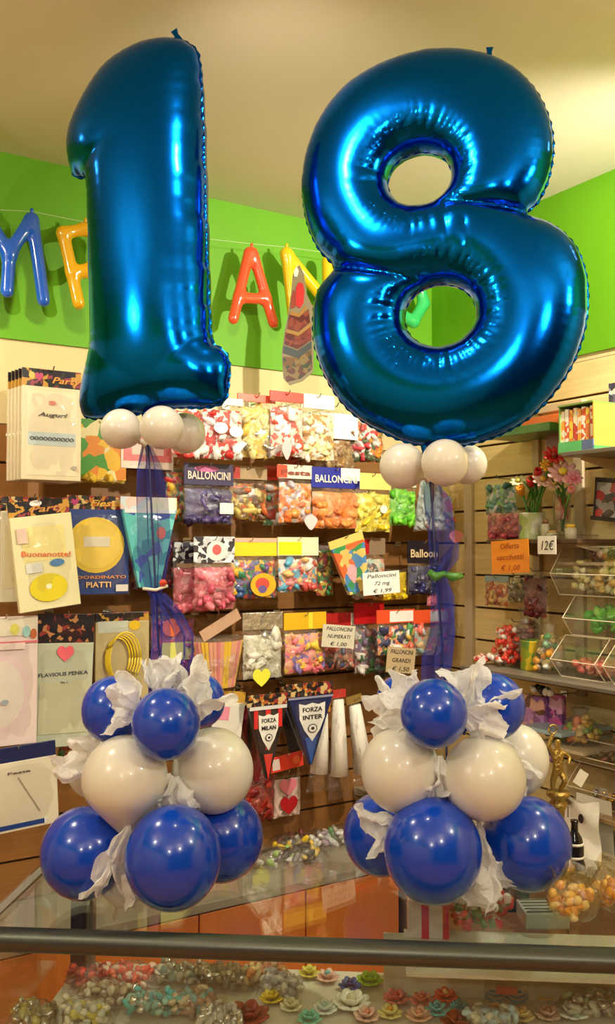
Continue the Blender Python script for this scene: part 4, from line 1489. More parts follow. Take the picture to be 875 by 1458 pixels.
packet('clear packet with pink and red paper hearts', 'party pack', (388, 1098, 428, 1162), [(226, 196, 180)], off=.1, n=4, bs=.012, T=.015, bart=[('heart', .5, .28, .6, .42, (232, 130, 140)), ('heart', .52, .72, .62, .46, (186, 30, 36))])
packet('dark red fabric hearts in a bag beside the paper hearts', 'party pack', (350, 1090, 392, 1166), [(150, 24, 24), (120, 16, 20), (180, 60, 40)], off=.1, n=14, T=.03)

# bow and net bags near the corner, on the right wall side
packet('shiny teal and white gift bows in a bag near the corner', 'gift bows', (690, 680, 734, 732), [(120, 180, 180), (220, 225, 225), (60, 120, 110), (130, 190, 90)], W=RW, off=.1, n=26, bs=.018, stretch=1.2)
packet('dark pink net bag of sweets under the gift bows', 'sweet bag', (692, 722, 742, 768), [(196, 60, 80), (150, 30, 60), (226, 120, 130)], W=RW, off=.14, n=24, bs=.014)

# ------------------------------------------------------------------ base cabinets under the slat walls
M_CABTOP = mat('grey_laminate', (150, 140, 118), rough=.3, var=.1)
def cabinet(label, W, s0, s1, depth, h, n, topm, dm=None):
    root = empty('base_cabinet', COR, W.a, label, 'cabinet')
    b = MB()
    lo_, hi_ = min(s0, s1), max(s0, s1)
    b.box(((lo_ + hi_) / 2, -depth / 2 - .012, h - .015), (hi_ - lo_, depth, .03), topm)
    b.build('worktop', root, bevel=.003)
    b = MB()
    b.box(((lo_ + hi_) / 2, -depth / 2 + .01 - .012, (h - .03 + .004) / 2), (hi_ - lo_ - .01, depth - .05, h - .034), M_DARK)
    b.build('carcass', root)
    wd = (hi_ - lo_) / n
    for i in range(n):
        b = MB()
        b.box((lo_ + wd * (i + .5), -depth + .012 - .012, (h - .03) / 2 + .03), (wd - .005, .018, h - .1), dm or M_ORANGE)
        b.build('door', root, bevel=.002)
    return root


cabinet('orange wood base cabinet along the left slat wall, behind the glass counter', LW, -3.3, -.46, .34, .50, 7, M_CABTOP)
cabinet('grey-brown base cabinet along the right slat wall', RW, .02, 1.5, .42, .69, 4, M_CABTOP, wood('grey_brown_wood', (150, 126, 96), sc=(14, 14, 1.5), var=.12))

# goods lying on the left cabinet
for i, (px, py, cols, lb_) in enumerate([
        (378, 1192, [(232, 220, 205), (214, 60, 50), (236, 200, 70)], 'white bag with a yellow stripe lying on the cabinet right of the left cluster'),
        (412, 1200, [(236, 196, 40), (120, 50, 40), (226, 216, 200)], 'yellow and brown striped bag lying on the cabinet'),
        (448, 1196, [(240, 232, 224), (200, 170, 190), (220, 214, 200)], 'white and lilac bag lying on the cabinet below the candle bags'),
        (484, 1188, [(236, 236, 230), (90, 140, 80), (200, 190, 170)], 'white bag with green leaves lying on the cabinet beside the right cluster'),
        (392, 1222, [SILVER, (150, 190, 90), (200, 196, 180)], 'crumpled silver bag on the front edge of the cabinet'),
        (430, 1216, [(70, 50, 40), (90, 80, 60), (226, 190, 80)], 'dark bag on the front edge of the cabinet'),
        (20, 1232, [(110, 180, 70), (240, 150, 50), (120, 200, 110)], 'green and orange bag lying on the cabinet at the far left'),
        (60, 1212, [(120, 190, 70), (240, 190, 60), (200, 190, 160)], 'lime green bag lying on the cabinet left of the left cluster'),
        (330, 1208, [(220, 200, 190), (190, 60, 50), (120, 150, 90)], 'pale bag lying on the cabinet behind the left cluster')]):
    p = PZ(px, py, .53)
    rng = random.Random(i)
    r = empty('sweet_bag', (p.x, p.y, .50), LW.a + rng.uniform(-.3, .3), lb_, 'sweet bag')
    b = MB()
    for k in range(18):
        b.blob((rng.uniform(-.07, .07), rng.uniform(-.04, .04), rng.uniform(.012, .05)), (rng.uniform(.012, .034), .012, .010), cols[rng.randrange(3)] if isinstance(cols[0], bpy.types.Material) and rng.random() < 0 else (cols[k % 3] if isinstance(cols[k % 3], bpy.types.Material) else sweet(cols[k % 3])), rng)
    tag(b.build('contents', r, True), kind='stuff')
    b = MB()
    b.grid(lambda u, v: Vector(((u - .5) * .2, (v - .5) * .13, .006 + .062 * math.sin(math.pi * u) ** .5 * math.sin(math.pi * v) ** .5 + .003 * math.sin(u * 19 + v * 13))), 12, 9, M_FILM)
    b.build('film_bag', r, True)

# ------------------------------------------------------------------ right wall: uprights, shelves
M_POST = mat('beige_upright', (204, 184, 148), rough=.5, var=.06)
M_SHELF = mat('grey_shelf', (120, 112, 96), rough=.3, var=.1)
for (px, y0, y1, wd) in [(672, 640, 948, .045), (768, 560, 950, .03), (829, 650, 990, .04)]:
    p0, p1 = RW.P(px, y0, 0), RW.P(px, y1, 0)
    s_ = RW.s_of(p0)
    b = MB()
    b.box((s_, -.012, (p0.z + p1.z) / 2), (wd, .03, p0.z - p1.z), M_POST)
    b.build('upright', wall_right)


def shelf(label, pxa, pxb, pyc, off, th=.014, m=None, glass=False, ext=0.0):
    z = RW.P((pxa + pxb) / 2, pyc, off).z
    sa = RW.s_of(RW.P(pxa, pyc, off))
    sb = RW.s_of(RW.P(pxb, pyc, off)) + ext
    root = empty('wall_shelf', RW.at((sa + sb) / 2, z, 0), RW.a, label, 'shelf')
    b = MB()
    b.box((0, -off / 2 - .012, -th / 2), (sb - sa, off - .012, th), m or M_SHELF)
    b.build('shelf_board', root, bevel=.002)
    for k in (-1, 1):
        b = MB()
        x = k * (sb - sa) * .42
        b.prism([(0, 0), (0, -.05), (-.2, -.01), (-.2, 0)], -.003, .003, M_POST)
        o_ = b.build('bracket', root)
        o_.rotation_euler = (0, 0, -math.pi / 2)
        o_.rotation_euler = (0, 0, math.pi / 2)
        o_.location = (x, -.012, -th)
    return z, sa, sb


zA, sA0, sA1 = shelf('long grey shelf on the right wall carrying the red sweets and lower bins', 657, 875, 965, .30, ext=.3)
zB, sB0, sB1 = shelf('dark shelf on the right wall carrying the flowers', 694, 824, 768, .24, m=mat('dark_shelf', (80, 56, 36), rough=.4))
zC, sC0, sC1 = shelf('high grey glass-fronted shelf at the right edge carrying the crayon display box', 800, 875, 640, .26, ext=.25)
zD, sD0, sD1 = shelf('short pale blue shelf under the purple packets', 742, 800, 1038, .26, m=card((170, 196, 204)))
zE, sE0, sE1 = shelf('low clear shelf carrying the bottom row of bins at the right edge', 798, 875, 1158, .28, ext=.25, m=mat('tan_shelf', (170, 140, 100), rough=.3))

# canopy / niche head on the right wall
r = empty('display_canopy', RW.P(765, 600, .02), RW.a, 'orange and green display canopy in a beige frame high on the right wall', 'canopy')
o0 = Vector(r.location)


def rw_box(root, name, pxa, pxb, pya, pyb, off0, off1, m, bev=.002):
    """box on the right wall between two pixel columns (measured at off1) and rows"""
    a, c = RW.P(pxa, pya, off1), RW.P(pxb, pyb, off1)
    s0, s1 = RW.s_of(a), RW.s_of(c)
    z1, z0 = RW.P((pxa + pxb) / 2, pya, off1).z, RW.P((pxa + pxb) / 2, pyb, off1).z
    b = MB()
    so = RW.s_of(o0) if root else 0
    b.box(((s0 + s1) / 2 - RW.s_of(Vector(root.location)), -(off0 + off1) / 2 + (Vector(root.location) - COR).dot(RW.n), (z0 + z1) / 2 - root.location.z), (s1 - s0, off1 - off0, z1 - z0), m)
    return b.build(name, root, bevel=bev)


rw_box(r, 'frame_rail', 742, 828, 575, 586, .0, .035, M_POST)
rw_box(r, 'frame_stile', 820, 828, 578, 640, .0, .035, M_POST)
rw_box(r, 'orange_panel', 742, 806, 592, 606, .0, .16, card((226, 104, 36)))
rw_box(r, 'green_panel', 690, 782, 607, 619, .0, .2, card((70, 120, 40)))
rw_box(r, 'brown_panel', 776, 806, 607, 640, .0, .1, card((130, 80, 50)))

# crayon display box on the high shelf
p = RW.P(836, 632, .16)
r = empty('display_box', (p.x, p.y, zC), RW.a, 'green and yellow display box of small colourful packs on the high right shelf', 'display box')
b = MB()
b.box((0, 0, .01), (.15, .12, .02), card((80, 160, 90)))
b.box((0, .055, .085), (.15, .006, .15), card((214, 190, 90)))
b.box((-.072, 0, .085), (.005, .11, .15), card((120, 160, 80)))
b.box((.072, 0, .085), (.005, .11, .15), card((230, 170, 70)))
b.box((0, 0, .162), (.15, .12, .006), card((120, 150, 70)))
b.build('box_body', r)
for k in range(8):
    b = MB()
    b.box((-.062 + .0178 * k, -.02, .085), (.015, .06, .12 + .01 * (k % 2)), printed([[(240, 160, 60), (240, 220, 190)], [(226, 90, 50), (240, 230, 210)], [(240, 200, 70), (230, 120, 60)], [(200, 60, 60), (245, 225, 180)]][k % 4], 50))
    b.build('pack', r)
b = MB()
b.box((-.022, -.058, .022), (.10, .006, .034), card((90, 190, 110)))
b.box((.052, -.058, .022), (.046, .006, .034), card((90, 110, 150)))
b.build('front_lip', r)

# strip pack and black bag at the right edge
card_pack('grey and violet printed strip pack at the right edge', 'party pack', (867, 543, 905, 646), printed([(190, 180, 200), (70, 60, 90), (225, 220, 225), (120, 100, 140)], 40), [], W=RW, off=.06)
card_pack('black-edged pack with a red and silver print at the right edge', 'party pack', (848, 682, 905, 742), printed([(50, 46, 50), (150, 150, 150), (190, 40, 50), (200, 200, 200), (60, 60, 60)], 35), [('rect', .5, .04, 1.0, .12, BLK), ('rect', .5, .97, 1.1, .1, BLK), ('rect', .04, .5, .05, .9, BLK)], W=RW, off=.08, tilt=math.radians(6))

# flowers
M_STEM = sweet((90, 150, 60))


def flower(label, root_p, head_p, col, cc, rad, kind, group=None):
    rad *= 1.35
    r = empty('artificial_flower', root_p, 0, label, 'flower', group)
    b = MB()
    h_ = head_p - root_p
    mid_ = h_ * .55 + Vector((0, 0, .02))
    b.tube([(0, 0, 0), mid_, h_], .0035, M_STEM, 6)
    b.build('stem', r, True)
    b = MB()
    d = (h_ - mid_).normalized()
    d = (d + Vector((-.2, -.8, .1))).normalized()
    R = d.to_track_quat('Z', 'Y').to_matrix()
    if kind == 'daisy':
        n = 9
        for k in range(n):
            a = 6.2832 * k / n
            c = R @ Vector((math.cos(a) * rad * .62, math.sin(a) * rad * .62, rad * .12))
            RR = R @ Matrix.Rotation(a, 3, 'Z') @ Matrix.Rotation(-.25, 3, 'Y')
            b.blob(h_ + c, (rad * .48, rad * .26, rad * .10), sweet(col), RNG, .05, R=RR)
    else:
        for k in range(6):
            a = 6.2832 * k / 6
            c = R @ Vector((math.cos(a) * rad * .3, math.sin(a) * rad * .3, rad * .35))
            RR = R @ Matrix.Rotation(a, 3, 'Z') @ Matrix.Rotation(.15, 3, 'Y')
            b.blob(h_ + c, (rad * .18, rad * .36, rad * .62), sweet(col), RNG, .05, R=RR)
    b.build('petals', r, True)
    b = MB()
    b.blob(h_ + R @ Vector((0, 0, rad * .3)), (rad * .3, rad * .3, rad * .2), sweet(cc), lvl=2, jit=.06, R=R)
    b.build('flower_centre', r, True)
    b = MB()
    q = h_ * .5
    sd = 1 if RNG.random() < .5 else -1
    b.add([q, q + Vector((.02 * sd, -.008, .05)), q + Vector((.05 * sd, -.012, .09)), q + Vector((.012 * sd, -.006, .06))], [(0, 1, 2, 3), (3, 2, 1, 0)], M_STEM)
    b.build('leaf', r)
    return r


pv = RW.P(757, 760, .14)
tin = empty('tin_can', (pv.x, pv.y, zB), RW.a, 'pale green printed tin holding flowers on the dark shelf', 'tin')
b = MB()
b.lathe([(.046, 0), (.048, .004), (.046, .008), (.046, .092), (.048, .096), (.044, .096), (.042, .02)], printed([(190, 200, 140), (170, 190, 110), (120, 110, 120), (210, 214, 180)], 28), n=24)
b.build('can_body', tin, True)
pg = RW.P(800, 762, .12)
gv = empty('glass_vase', (pg.x, pg.y, zB), RW.a, 'tall clear glass vase with orange print holding flowers', 'vase')
b = MB()
b.lathe([(.028, 0), (.03, .01), (.028, .06), (.034, .17), (.032, .17), (.026, .06)], M_ACR, n=20)
b.build('vase_body', gv, True)
b = MB()
b.lathe([(.022, .07), (.027, .15)], printed([(230, 110, 80), (240, 190, 150), (226, 150, 120)], 40), n=14)
b.build('printed_sleeve', gv, True)
for (px, py, col, cc, rd, kd, lb_) in [
        (742, 702, (240, 160, 40), (240, 200, 60), .024, 'tulip', 'orange tulip at the left of the flower group'),
        (756, 690, (200, 30, 34), (120, 20, 20), .026, 'tulip', 'dark red tulip left of the pink daisy'),
        (765, 676, (196, 26, 30), (240, 190, 60), .022, 'tulip', 'red flower behind the pale pink one'),
        (772, 684, (244, 200, 190), (236, 196, 80), .026, 'daisy', 'pale pink daisy in the middle of the flower group'),
        (780, 664, (240, 186, 50), (246, 150, 60), .022, 'daisy', 'yellow and orange flower at the top of the group'),
        (788, 650, (190, 20, 24), (140, 10, 10), .028, 'daisy', 'deep red flower at the very top behind the yellow one'),
        (738, 686, (236, 226, 180), (210, 200, 80), .022, 'daisy', 'cream flower at the upper left of the group')]:
    flower(lb_, Vector((pv.x, pv.y, zB + .02)), RW.P(px, py, .17), col, cc, rd, kd)
for (px, py, col, cc, rd, kd, lb_) in [
        (801, 675, (244, 180, 180), (244, 206, 60), .038, 'daisy', 'large pink daisy with a yellow centre'),
        (816, 682, (240, 150, 160), (236, 120, 140), .022, 'daisy', 'small pink flower right of the large daisy'),
        (790, 690, (240, 190, 170), (230, 200, 90), .022, 'daisy', 'peach flower left below the large daisy'),
        (812, 700, (236, 150, 150), (230, 190, 80), .020, 'tulip', 'pink tulip low on the right of the vase')]:
    flower(lb_, Vector((pg.x, pg.y, zB + .03)), RW.P(px, py, .16), col, cc, rd, kd)
for k, (px, py, hh_, rr_, col, lb_) in enumerate([(812, 762, .05, .02, (236, 190, 60), 'small jar with a yellow lid right of the vase'), (786, 764, .03, .022, (220, 180, 110), 'little tan dish left of the vase foot'), (776, 762, .07, .014, (150, 100, 60), 'thin brown bottle between the tin and the vase')]):
    q = RW.P(px, py, .17)
    r = empty('small_jar', (q.x, q.y, zB), 0, lb_, 'jar')
    b = MB()
    b.lathe([(rr_ * .9, 0), (rr_, .004), (rr_, hh_ * .7), (rr_ * .7, hh_ * .8)], card((200, 190, 160)), n=14)
    b.build('jar_body', r, True)
    b = MB()
    b.lathe([(rr_ * .75, hh_ * .78), (rr_ * .75, hh_), (rr_ * .6, hh_ * 1.02)], card(col), n=14)
    b.build('lid', r, True)

# signs of the right wall
sign('orange paper sign pinned under the dark shelf', (698, 769, 751, 816), (250, 150, 36), [('Offerta', .5), ('sacchetti', .74), ('\u20ac 1,00', .5)], W=RW, off=.25, inkc=(170, 80, 20), tilt=math.radians(-3))
sign('small white price card under the dark shelf', (765, 763, 791, 789), (244, 240, 226), [('12\u20ac', .7)], W=RW, off=.26)

# small hanging bags below the dark shelf
packet('small bag of caramel nuggets under the orange sign', 'sweet bag', (690, 820, 724, 862), [(206, 96, 40), (230, 190, 120), (150, 60, 30)], W=RW, off=.12, n=20, bs=.013, header=(150, 170, 175), hf=.2)
packet('small olive bag between the nuggets and the dark red bag', 'sweet bag', (722, 818, 748, 858), [(110, 110, 60), (190, 180, 140), (70, 60, 40)], W=RW, off=.12, n=16, bs=.011)
packet('long dark red bag hanging right of the olive bag', 'sweet bag', (744, 812, 778, 878), [(110, 24, 36), (90, 20, 30), (130, 50, 50)], W=RW, off=.14, n=26, bs=.016)
packet('golden brown bag of sweets on the wall below the right tulle', 'sweet bag', (716, 884, 752, 926), [(180, 130, 90), (150, 90, 70), (210, 180, 150)], W=RW, off=.05, n=18, bs=.012)

# goods on the long shelf


def heap(label, px, off, z, w_, d_, h_, cols, n, bs, cat='sweets', bag=False, name='sweet_heap', W=RW, seed=0, box=False):
    q = W.P(px, 900, off)
    r = empty(name, (q.x, q.y, z), W.a, label, cat)
    rng = random.Random(seed + int(px))
    b = MB()
    ms = [c if isinstance(c, bpy.types.Material) else sweet(c) for c in cols]
    for k in range(n):
        t = rng.random() ** 1.4
        u, v = rng.uniform(-.5, .5) * (1 - .6 * t), rng.uniform(-.5, .5) * (1 - .6 * t)
        if box:
            u, v = rng.uniform(-.47, .47), rng.uniform(-.45, .45)
        b.blob((u * w_, v * d_, bs + t * (h_ - bs)), (bs, bs * rng.uniform(.6, 1), bs * rng.uniform(.6, 1)), ms[k % len(ms)], rng)
    tag(b.build('sweets', r, True), kind='stuff')
    if bag:
        b = MB()
        prof = [(w_ * .5, .002), (w_ * .56, h_ * .35), (w_ * .45, h_ * .8), (w_ * .15, h_ * 1.05), (w_ * .28, h_ * 1.3)]
        b.lathe(prof, M_FILM, n=14)
        b.build('film_bag', r, True)
    return r


heap('low heap of small red sweets at the left end of the long shelf', 690, .18, zA, .07, .08, .03, [(226, 70, 60), (240, 190, 170)], 24, .010)
heap('tall heap of glossy red and white wrapped sweets on the long shelf', 722, .16, zA, .12, .12, .14, [(224, 60, 44), (232, 90, 70), (244, 220, 205)], 90, .013, seed=3)
q = RW.P(757, 950, .17)
r = empty('tin_can', (q.x, q.y, zA), RW.a, 'yellow and green printed tin on the long shelf', 'tin')
b = MB()
b.lathe([(.038, 0), (.04, .004), (.04, .10), (.042, .104), (.037, .104), (.036, .02)], printed([(220, 190, 40), (150, 170, 40), (200, 140, 30), (110, 150, 60)], 30), n=24)
b.build('can_body', r, True)
heap('cellophane cone of mixed wrapped sweets behind the yellow tin', 748, .07, zA, .1, .1, .16, [(150, 100, 80), (226, 220, 210), (200, 120, 90), (120, 60, 50)], 50, .013, bag=True, seed=5, name='sweet_bag')
heap('clear bag of silver-wrapped sweets with an orange ball', 782, .17, zA, .1, .1, .13, [(236, 160, 40), (220, 215, 200), (90, 150, 90), (230, 200, 120)], 40, .014, bag=True, seed=6, name='sweet_bag')

# acrylic bins
PROF = [(.0, .0), (.17, .0), (.215, .075), (.15, .17), (.0, .17)]


def acrylic_bin(label, px_f, z, ln, cols, hs=1.0, fillh=.07, n=70, bs=.016, dep=1.0, inside_name='sweets'):
    p0 = RW.P(px_f, 822, .215 * dep + .01)
    s0 = RW.s_of(p0)
    r = empty('acrylic_bin', RW.at(s0, z, .012), RW.a, label, 'sweet bin')
    pr = [(o_ * dep, q_ * hs) for o_, q_ in PROF]
    b = MB()
    th = .003
    for x in (0.0, ln):
        b.add([(x, -o_, q_) for o_, q_ in pr] + [(x + th, -o_, q_) for o_, q_ in pr], [tuple(range(5)), tuple(range(9, 4, -1))] + [(i, i + 5, (i + 1) % 5 + 5, (i + 1) % 5) for i in range(5)], M_ACR)
    b.build('end_panel', r)
    for nm, (i, j) in (('base_panel', (0, 1)), ('lower_front_panel', (1, 2)), ('sloped_lid', (2, 3)), ('top_panel', (3, 4))):
        b = MB()
        (oa, qa), (ob, qb) = pr[i], pr[j]
        b.add([(th, -oa, qa + .002), (ln, -oa, qa + .002), (ln, -ob, qb + .002), (th, -ob, qb + .002)], [(0, 1, 2, 3)], M_ACR)
        b.build(nm, r)
    b = MB()
    for i in range(5):
        (oa, qa), (ob, qb) = pr[i], pr[(i + 1) % 5]
        for x in (0, ln):
            b.tube([(x, -oa, qa), (x, -ob, qb)], .0016, card((214, 196, 160)), 5)
    for i in (1, 2, 3):
        b.tube([(0, -pr[i][0], pr[i][1]), (ln, -pr[i][0], pr[i][1])], .0018, card((224, 208, 176)), 5)
    b.build('polished_edges', r)
    b = MB()
    rng = random.Random(int(px_f * 7 + z * 100))
    ms = [c if isinstance(c, bpy.types.Material) else sweet(c) for c in cols]
    for k in range(n):
        t = rng.random()
        q_ = bs + t * fillh * hs
        b.blob((rng.uniform(.03, ln - .03), -rng.uniform(.03, (.14 + .02 * t) * dep), q_), (bs, bs * rng.uniform(.5, 1), bs * rng.uniform(.5, 1)), ms[rng.randrange(len(ms))], rng)
    tag(b.build(inside_name, r, True), kind='stuff')
    return r


def z_at(px, py, off):
    return RW.P(px, py, off).z


zb1 = z_at(793, 846, .18)
zb2 = z_at(800, 902, .18)
hb = zb1 - zb2
acrylic_bin('upper clear bin of pale yellow twists at the right, front unit', 783, zb1, .34, [(244, 226, 150), (236, 200, 110), (246, 236, 190)], hs=.95, n=150, fillh=.1)
acrylic_bin('clear bin of bright green sweets under the yellow twists', 800, zb2, .34, [(120, 210, 60), (90, 190, 60), (160, 230, 100)], hs=hb / .172, n=90, bs=.02, fillh=.09)
acrylic_bin('clear bin of red and pink sweets standing on the long shelf', 782, zA + .001, .185, [(240, 110, 96), (232, 80, 80), (246, 150, 130)], hs=(zb2 - zA) / .172 * .98, n=150, bs=.013, fillh=.05, dep=1.15)
acrylic_bin('clear bin of orange sweets beside the red ones at the right edge', 856, zA + .001, .3, [(240, 190, 120), (230, 150, 80), (236, 220, 190)], hs=(zb2 - zA) / .172 * .98, n=70, bs=.015, fillh=.03, dep=1.15)
zf1 = z_at(800, 1078, .2)
acrylic_bin('clear bin of gold-wrapped chocolates on the low shelf', 803, zE + .001, .4, [GOLDM, SILVER, (220, 170, 90), (226, 214, 190)], hs=(zf1 - zE) / .172, n=100, bs=.012, fillh=.03, dep=1.1)
acrylic_bin('clear bin of mixed sweets directly above the gold chocolates', 800, zf1, .4, [(150, 120, 90), (206, 130, 110), (190, 190, 180), (120, 110, 60)], hs=.42, n=80, bs=.012, fillh=.05, dep=1.1)
heap('brown and orange fruit-shaped sweets on a ledge above the upper bin', 862, .1, z_at(860, 800, .1), .16, .08, .04, [(206, 110, 70), (90, 50, 40), (230, 200, 180)], 22, .016)
b = MB()
s_ = RW.s_of(RW.P(862, 800, .1))
b.box((s_, -.09, z_at(860, 800, .1) - .006), (.3, .15, .01), M_POST)
o_ = b.build('wall_ledge', loc=COR)
o_.rotation_euler = (0, 0, RW.a)
tag(o_, 'narrow beige ledge above the upper clear bin at the right edge', 'shelf')

# under the long shelf: purple packets, yellow bag
card_pack('purple packet with a doll-like print, left of two under the long shelf', 'party pack', (746, 990, 776, 1036), printed([(150, 90, 160), (226, 170, 150), (110, 60, 40), (190, 130, 190)], 30), [], W=RW, off=.16, th=.02)
card_pack('pink and purple packet right of the first one under the long shelf', 'party pack', (774, 988, 802, 1036), printed([(200, 80, 150), (220, 160, 190), (120, 60, 120)], 30), [], W=RW, off=.14, th=.02)
heap('yellow and orange bag of sweets right of the purple packets', 824, .16, z_at(824, 1058, .16), .12, .1, .09, [(226, 180, 70), (226, 120, 60), (200, 170, 100), (130, 160, 60)], 36, .016, bag=True, seed=9, name='sweet_bag')
s_ = RW.s_of(RW.P(824, 1058, .16))
b = MB()
b.box((s_, -.14, z_at(824, 1058, .16) - .006), (.22, .25, .01), M_POST)
o_ = b.build('wall_ledge', loc=COR)
o_.rotation_euler = (0, 0, RW.a)
tag(o_, 'narrow ledge under the yellow and orange bag', 'shelf')
heap('white paper tray with dark lids under the long shelf', 770, .2, z_at(770, 989, .2) , .12, .06, .02, [(235, 225, 205), (40, 34, 36)], 14, .014, name='paper_tray', cat='tray')
packet('violet bag with a blue print below the pale blue shelf', 'sweet bag', (762, 1046, 800, 1082), [(70, 60, 130), (210, 150, 170), (90, 80, 160)], W=RW, off=.16, n=18, bs=.014)

# white bag with a cartoon-free face print on the right cabinet
q = PZ(836, 1212, .695)
r = empty('white_bag', (q.x, q.y, .69), RW.a, 'white paper bag with dark marks standing on the right cabinet', 'bag')
b = MB()
b.grid(lambda u, v: Vector(((u - .5) * (.16 - .02 * v), -.03 - .012 * math.sin(math.pi * u) + .004 * math.sin(v * 9 + u * 6), v * .17 + .008 * math.sin(u * 8) * v)), 10, 10, M_WHITECARD)
b.grid(lambda u, v: Vector(((.5 - u) * (.16 - .02 * v), .03, v * .17)), 10, 10, M_WHITECARD)
b.build('paper_body', r, True)
art(r, [('disc', .62, .3, .13, .17, BLK), ('rect', .3, .25, .03, .2, (110, 100, 90)), ('disc', .25, .06, .3, .12, (96, 84, 60))], .16, .17, -.05, z1=.17)

# ------------------------------------------------------------------ hanging cake cut-out
cp = PY(424, 462, 3.36)
r = empty('cake_cutout', cp, 0, 'hanging cardboard cut-out of a tiered birthday cake with a red candle', 'decoration', ry=math.radians(0))
r.rotation_euler = (0, 0, math.radians(-14))
sc_ = 3.36 / F_PX / .95


def cpx(x, y):
    return ((x - 424) * sc_, -(y - 462) * sc_)


def cake_poly(pts):
    return [cpx(*p_) for p_ in pts]


outl = [(426, 380), (432, 392), (436, 420), (441, 432), (446, 440), (444, 468), (446, 500), (445, 528), (430, 540), (412, 545), (403, 535), (401, 500), (405, 470), (410, 448), (414, 420), (416, 396), (420, 384)]
b = MB()
b.prism(cake_poly(outl), 0, .004, card((140, 128, 98)))
b.build('card_board', r)
for nm, pts, col in [('tier', [(404, 520), (403, 505), (424, 508), (443, 498), (444, 524), (428, 536), (408, 540)], printed([(110, 72, 26), (84, 28, 16), (40, 56, 30), (126, 104, 54)], 60)),
                     ('blue_band', [(403, 500), (424, 508), (443, 496), (443, 486), (424, 498), (404, 490)], card((60, 70, 70))),
                     ('tier', [(405, 488), (424, 496), (443, 484), (442, 466), (425, 478), (407, 472)], printed([(120, 46, 32), (138, 62, 42), (90, 24, 18)], 60)),
                     ('cream_swag', [(407, 473), (425, 479), (442, 466), (442, 461), (425, 473), (408, 468)], card((170, 126, 56))),
                     ('tier', [(409, 467), (425, 472), (441, 460), (439, 442), (426, 452), (412, 448)], printed([(118, 44, 32), (136, 64, 42), (88, 24, 18)], 60)),
                     ('cream_swag', [(413, 448), (426, 453), (436, 442), (434, 437), (426, 447), (414, 443)], card((166, 120, 50))),
                     ('candle', [(421, 436), (421, 412), (425, 404), (431, 406), (433, 416), (432, 432), (427, 440)], card((204, 40, 44))),
                     ('candle', [(414, 440), (415, 424), (418, 414), (421, 420), (420, 438)], card((150, 60, 40))),
                     ('flame', [(419, 396), (418, 389), (422, 382), (425, 388), (423, 396)], card((250, 244, 220)))]:
    b = MB()
    b.prism(cake_poly(pts), -.0025, .0, col)
    b.build(nm, r)
b = MB()
b.tube([(cpx(425, 384)[0], .002, cpx(425, 384)[1]), (cpx(425, 384)[0], .002, Z_CEIL - cp.z)], .0003, M_STEEL, 4)
b.build('hanging_thread', r)

# ------------------------------------------------------------------ glass counter
CW = Wall(math.radians(-4.6))
O0 = PZ(0, 1338, .832)
O0 = Vector((O0.x, O0.y, 0)) - CW.d * .06
cnt = empty('glass_counter', O0, CW.a, 'glass display counter with a dark front rail, the balloon columns standing on it', 'counter')
CL, CDp = 2.1, .46
bm_ = MB()
bm_.box((CL / 2, CDp / 2 + .005, Z_TOP - .004), (CL, CDp, .008), M_GLASS)
bm_.build('top_glass', cnt)
b = MB()
prof = []
for k in range(16):
    a = 6.2832 * k / 16
    prof.append((-.026 * math.cos(a) - .004, .024 * math.sin(a)))
n_ = len(prof)
vs_ = [(x, y, Z_TOP - .020 + z) for x in (-.1, CL) for y, z in prof]
b.add(vs_, [tuple(range(n_)), tuple(range(2 * n_ - 1, n_ - 1, -1))] + [(i, (i + 1) % n_, (i + 1) % n_ + n_, i + n_) for i in range(n_)], mat('rail_metal', (92, 94, 86), rough=.34, metal=.7, var=.04))
b.build('front_rail', cnt, True)
b = MB()
b.box((CL / 2 - .03, -.006, (Z_TOP - .04 + .12) / 2), (CL, .005, Z_TOP - .16), M_GLASS)
b.build('front_glass', cnt)
b = MB()
b.box((.02, CDp / 2, (Z_TOP - .01 + .12) / 2), (.005, CDp - .02, Z_TOP - .14), M_GLASS)
b.build('side_glass', cnt)
b = MB()
b.box((.02, CDp / 2 + .004, Z_TOP + .0015), (.02, CDp, .005), mat('edge_strip', (150, 148, 138), rough=.3, metal=.6))
b.build('edge_strip', cnt)
px_ = PZ(100, 1290, .7)
sx = (Vector((px_.x, px_.y, 0)) - O0).dot(CW.d)
q = PY(100, 1300, 2.33)
sx = (Vector((q.x, q.y, 0)) - O0).dot(CW.d)
for (x, wd, m_) in ((sx, .036, mat('navy_post', (40, 42, 66), rough=.35, metal=.3)), (sx + .032, .016, mat('grey_post', (120, 122, 110), rough=.35, metal=.4)), (CL - .03, .04, M_BLACKM)):
    b = MB()
    b.box((x, CDp - .02, (Z_TOP - .012) / 2), (wd, .03, Z_TOP - .012), m_)
    b.build('rear_post', cnt, bevel=.002)
b = MB()
b.box((CL / 2, CDp / 2, .06), (CL, CDp, .12), M_BLACKM)
b.build('plinth', cnt, bevel=.004)
Z_SH = .55
b = MB()
b.box((CL / 2 + .03, CDp / 2 + .05, Z_SH - .005), (CL - .05, CDp + .06, .01), mat('white_shelf', (214, 208, 186), rough=.25, var=.04))
b.build('inner_shelf', cnt)
Z_S2 = .70
q = PZ(575, 1335, Z_S2)
sx2 = (Vector((q.x, q.y, 0)) - O0).dot(CW.d)
b = MB()
b.box(((sx2 + CL) / 2, CDp / 2 + .10, Z_S2 - .004), (CL - sx2, CDp - .22, .008), mat('white_shelf', (214, 208, 186)))
b.build('upper_shelf', cnt)
b = MB()
b.box(((sx2 - .05 + CL) / 2, CDp - .035, (Z_SH + Z_S2) / 2), (CL - sx2 + .05, .006, Z_S2 - Z_SH - .002), mat('white_shelf', (214, 208, 186)))
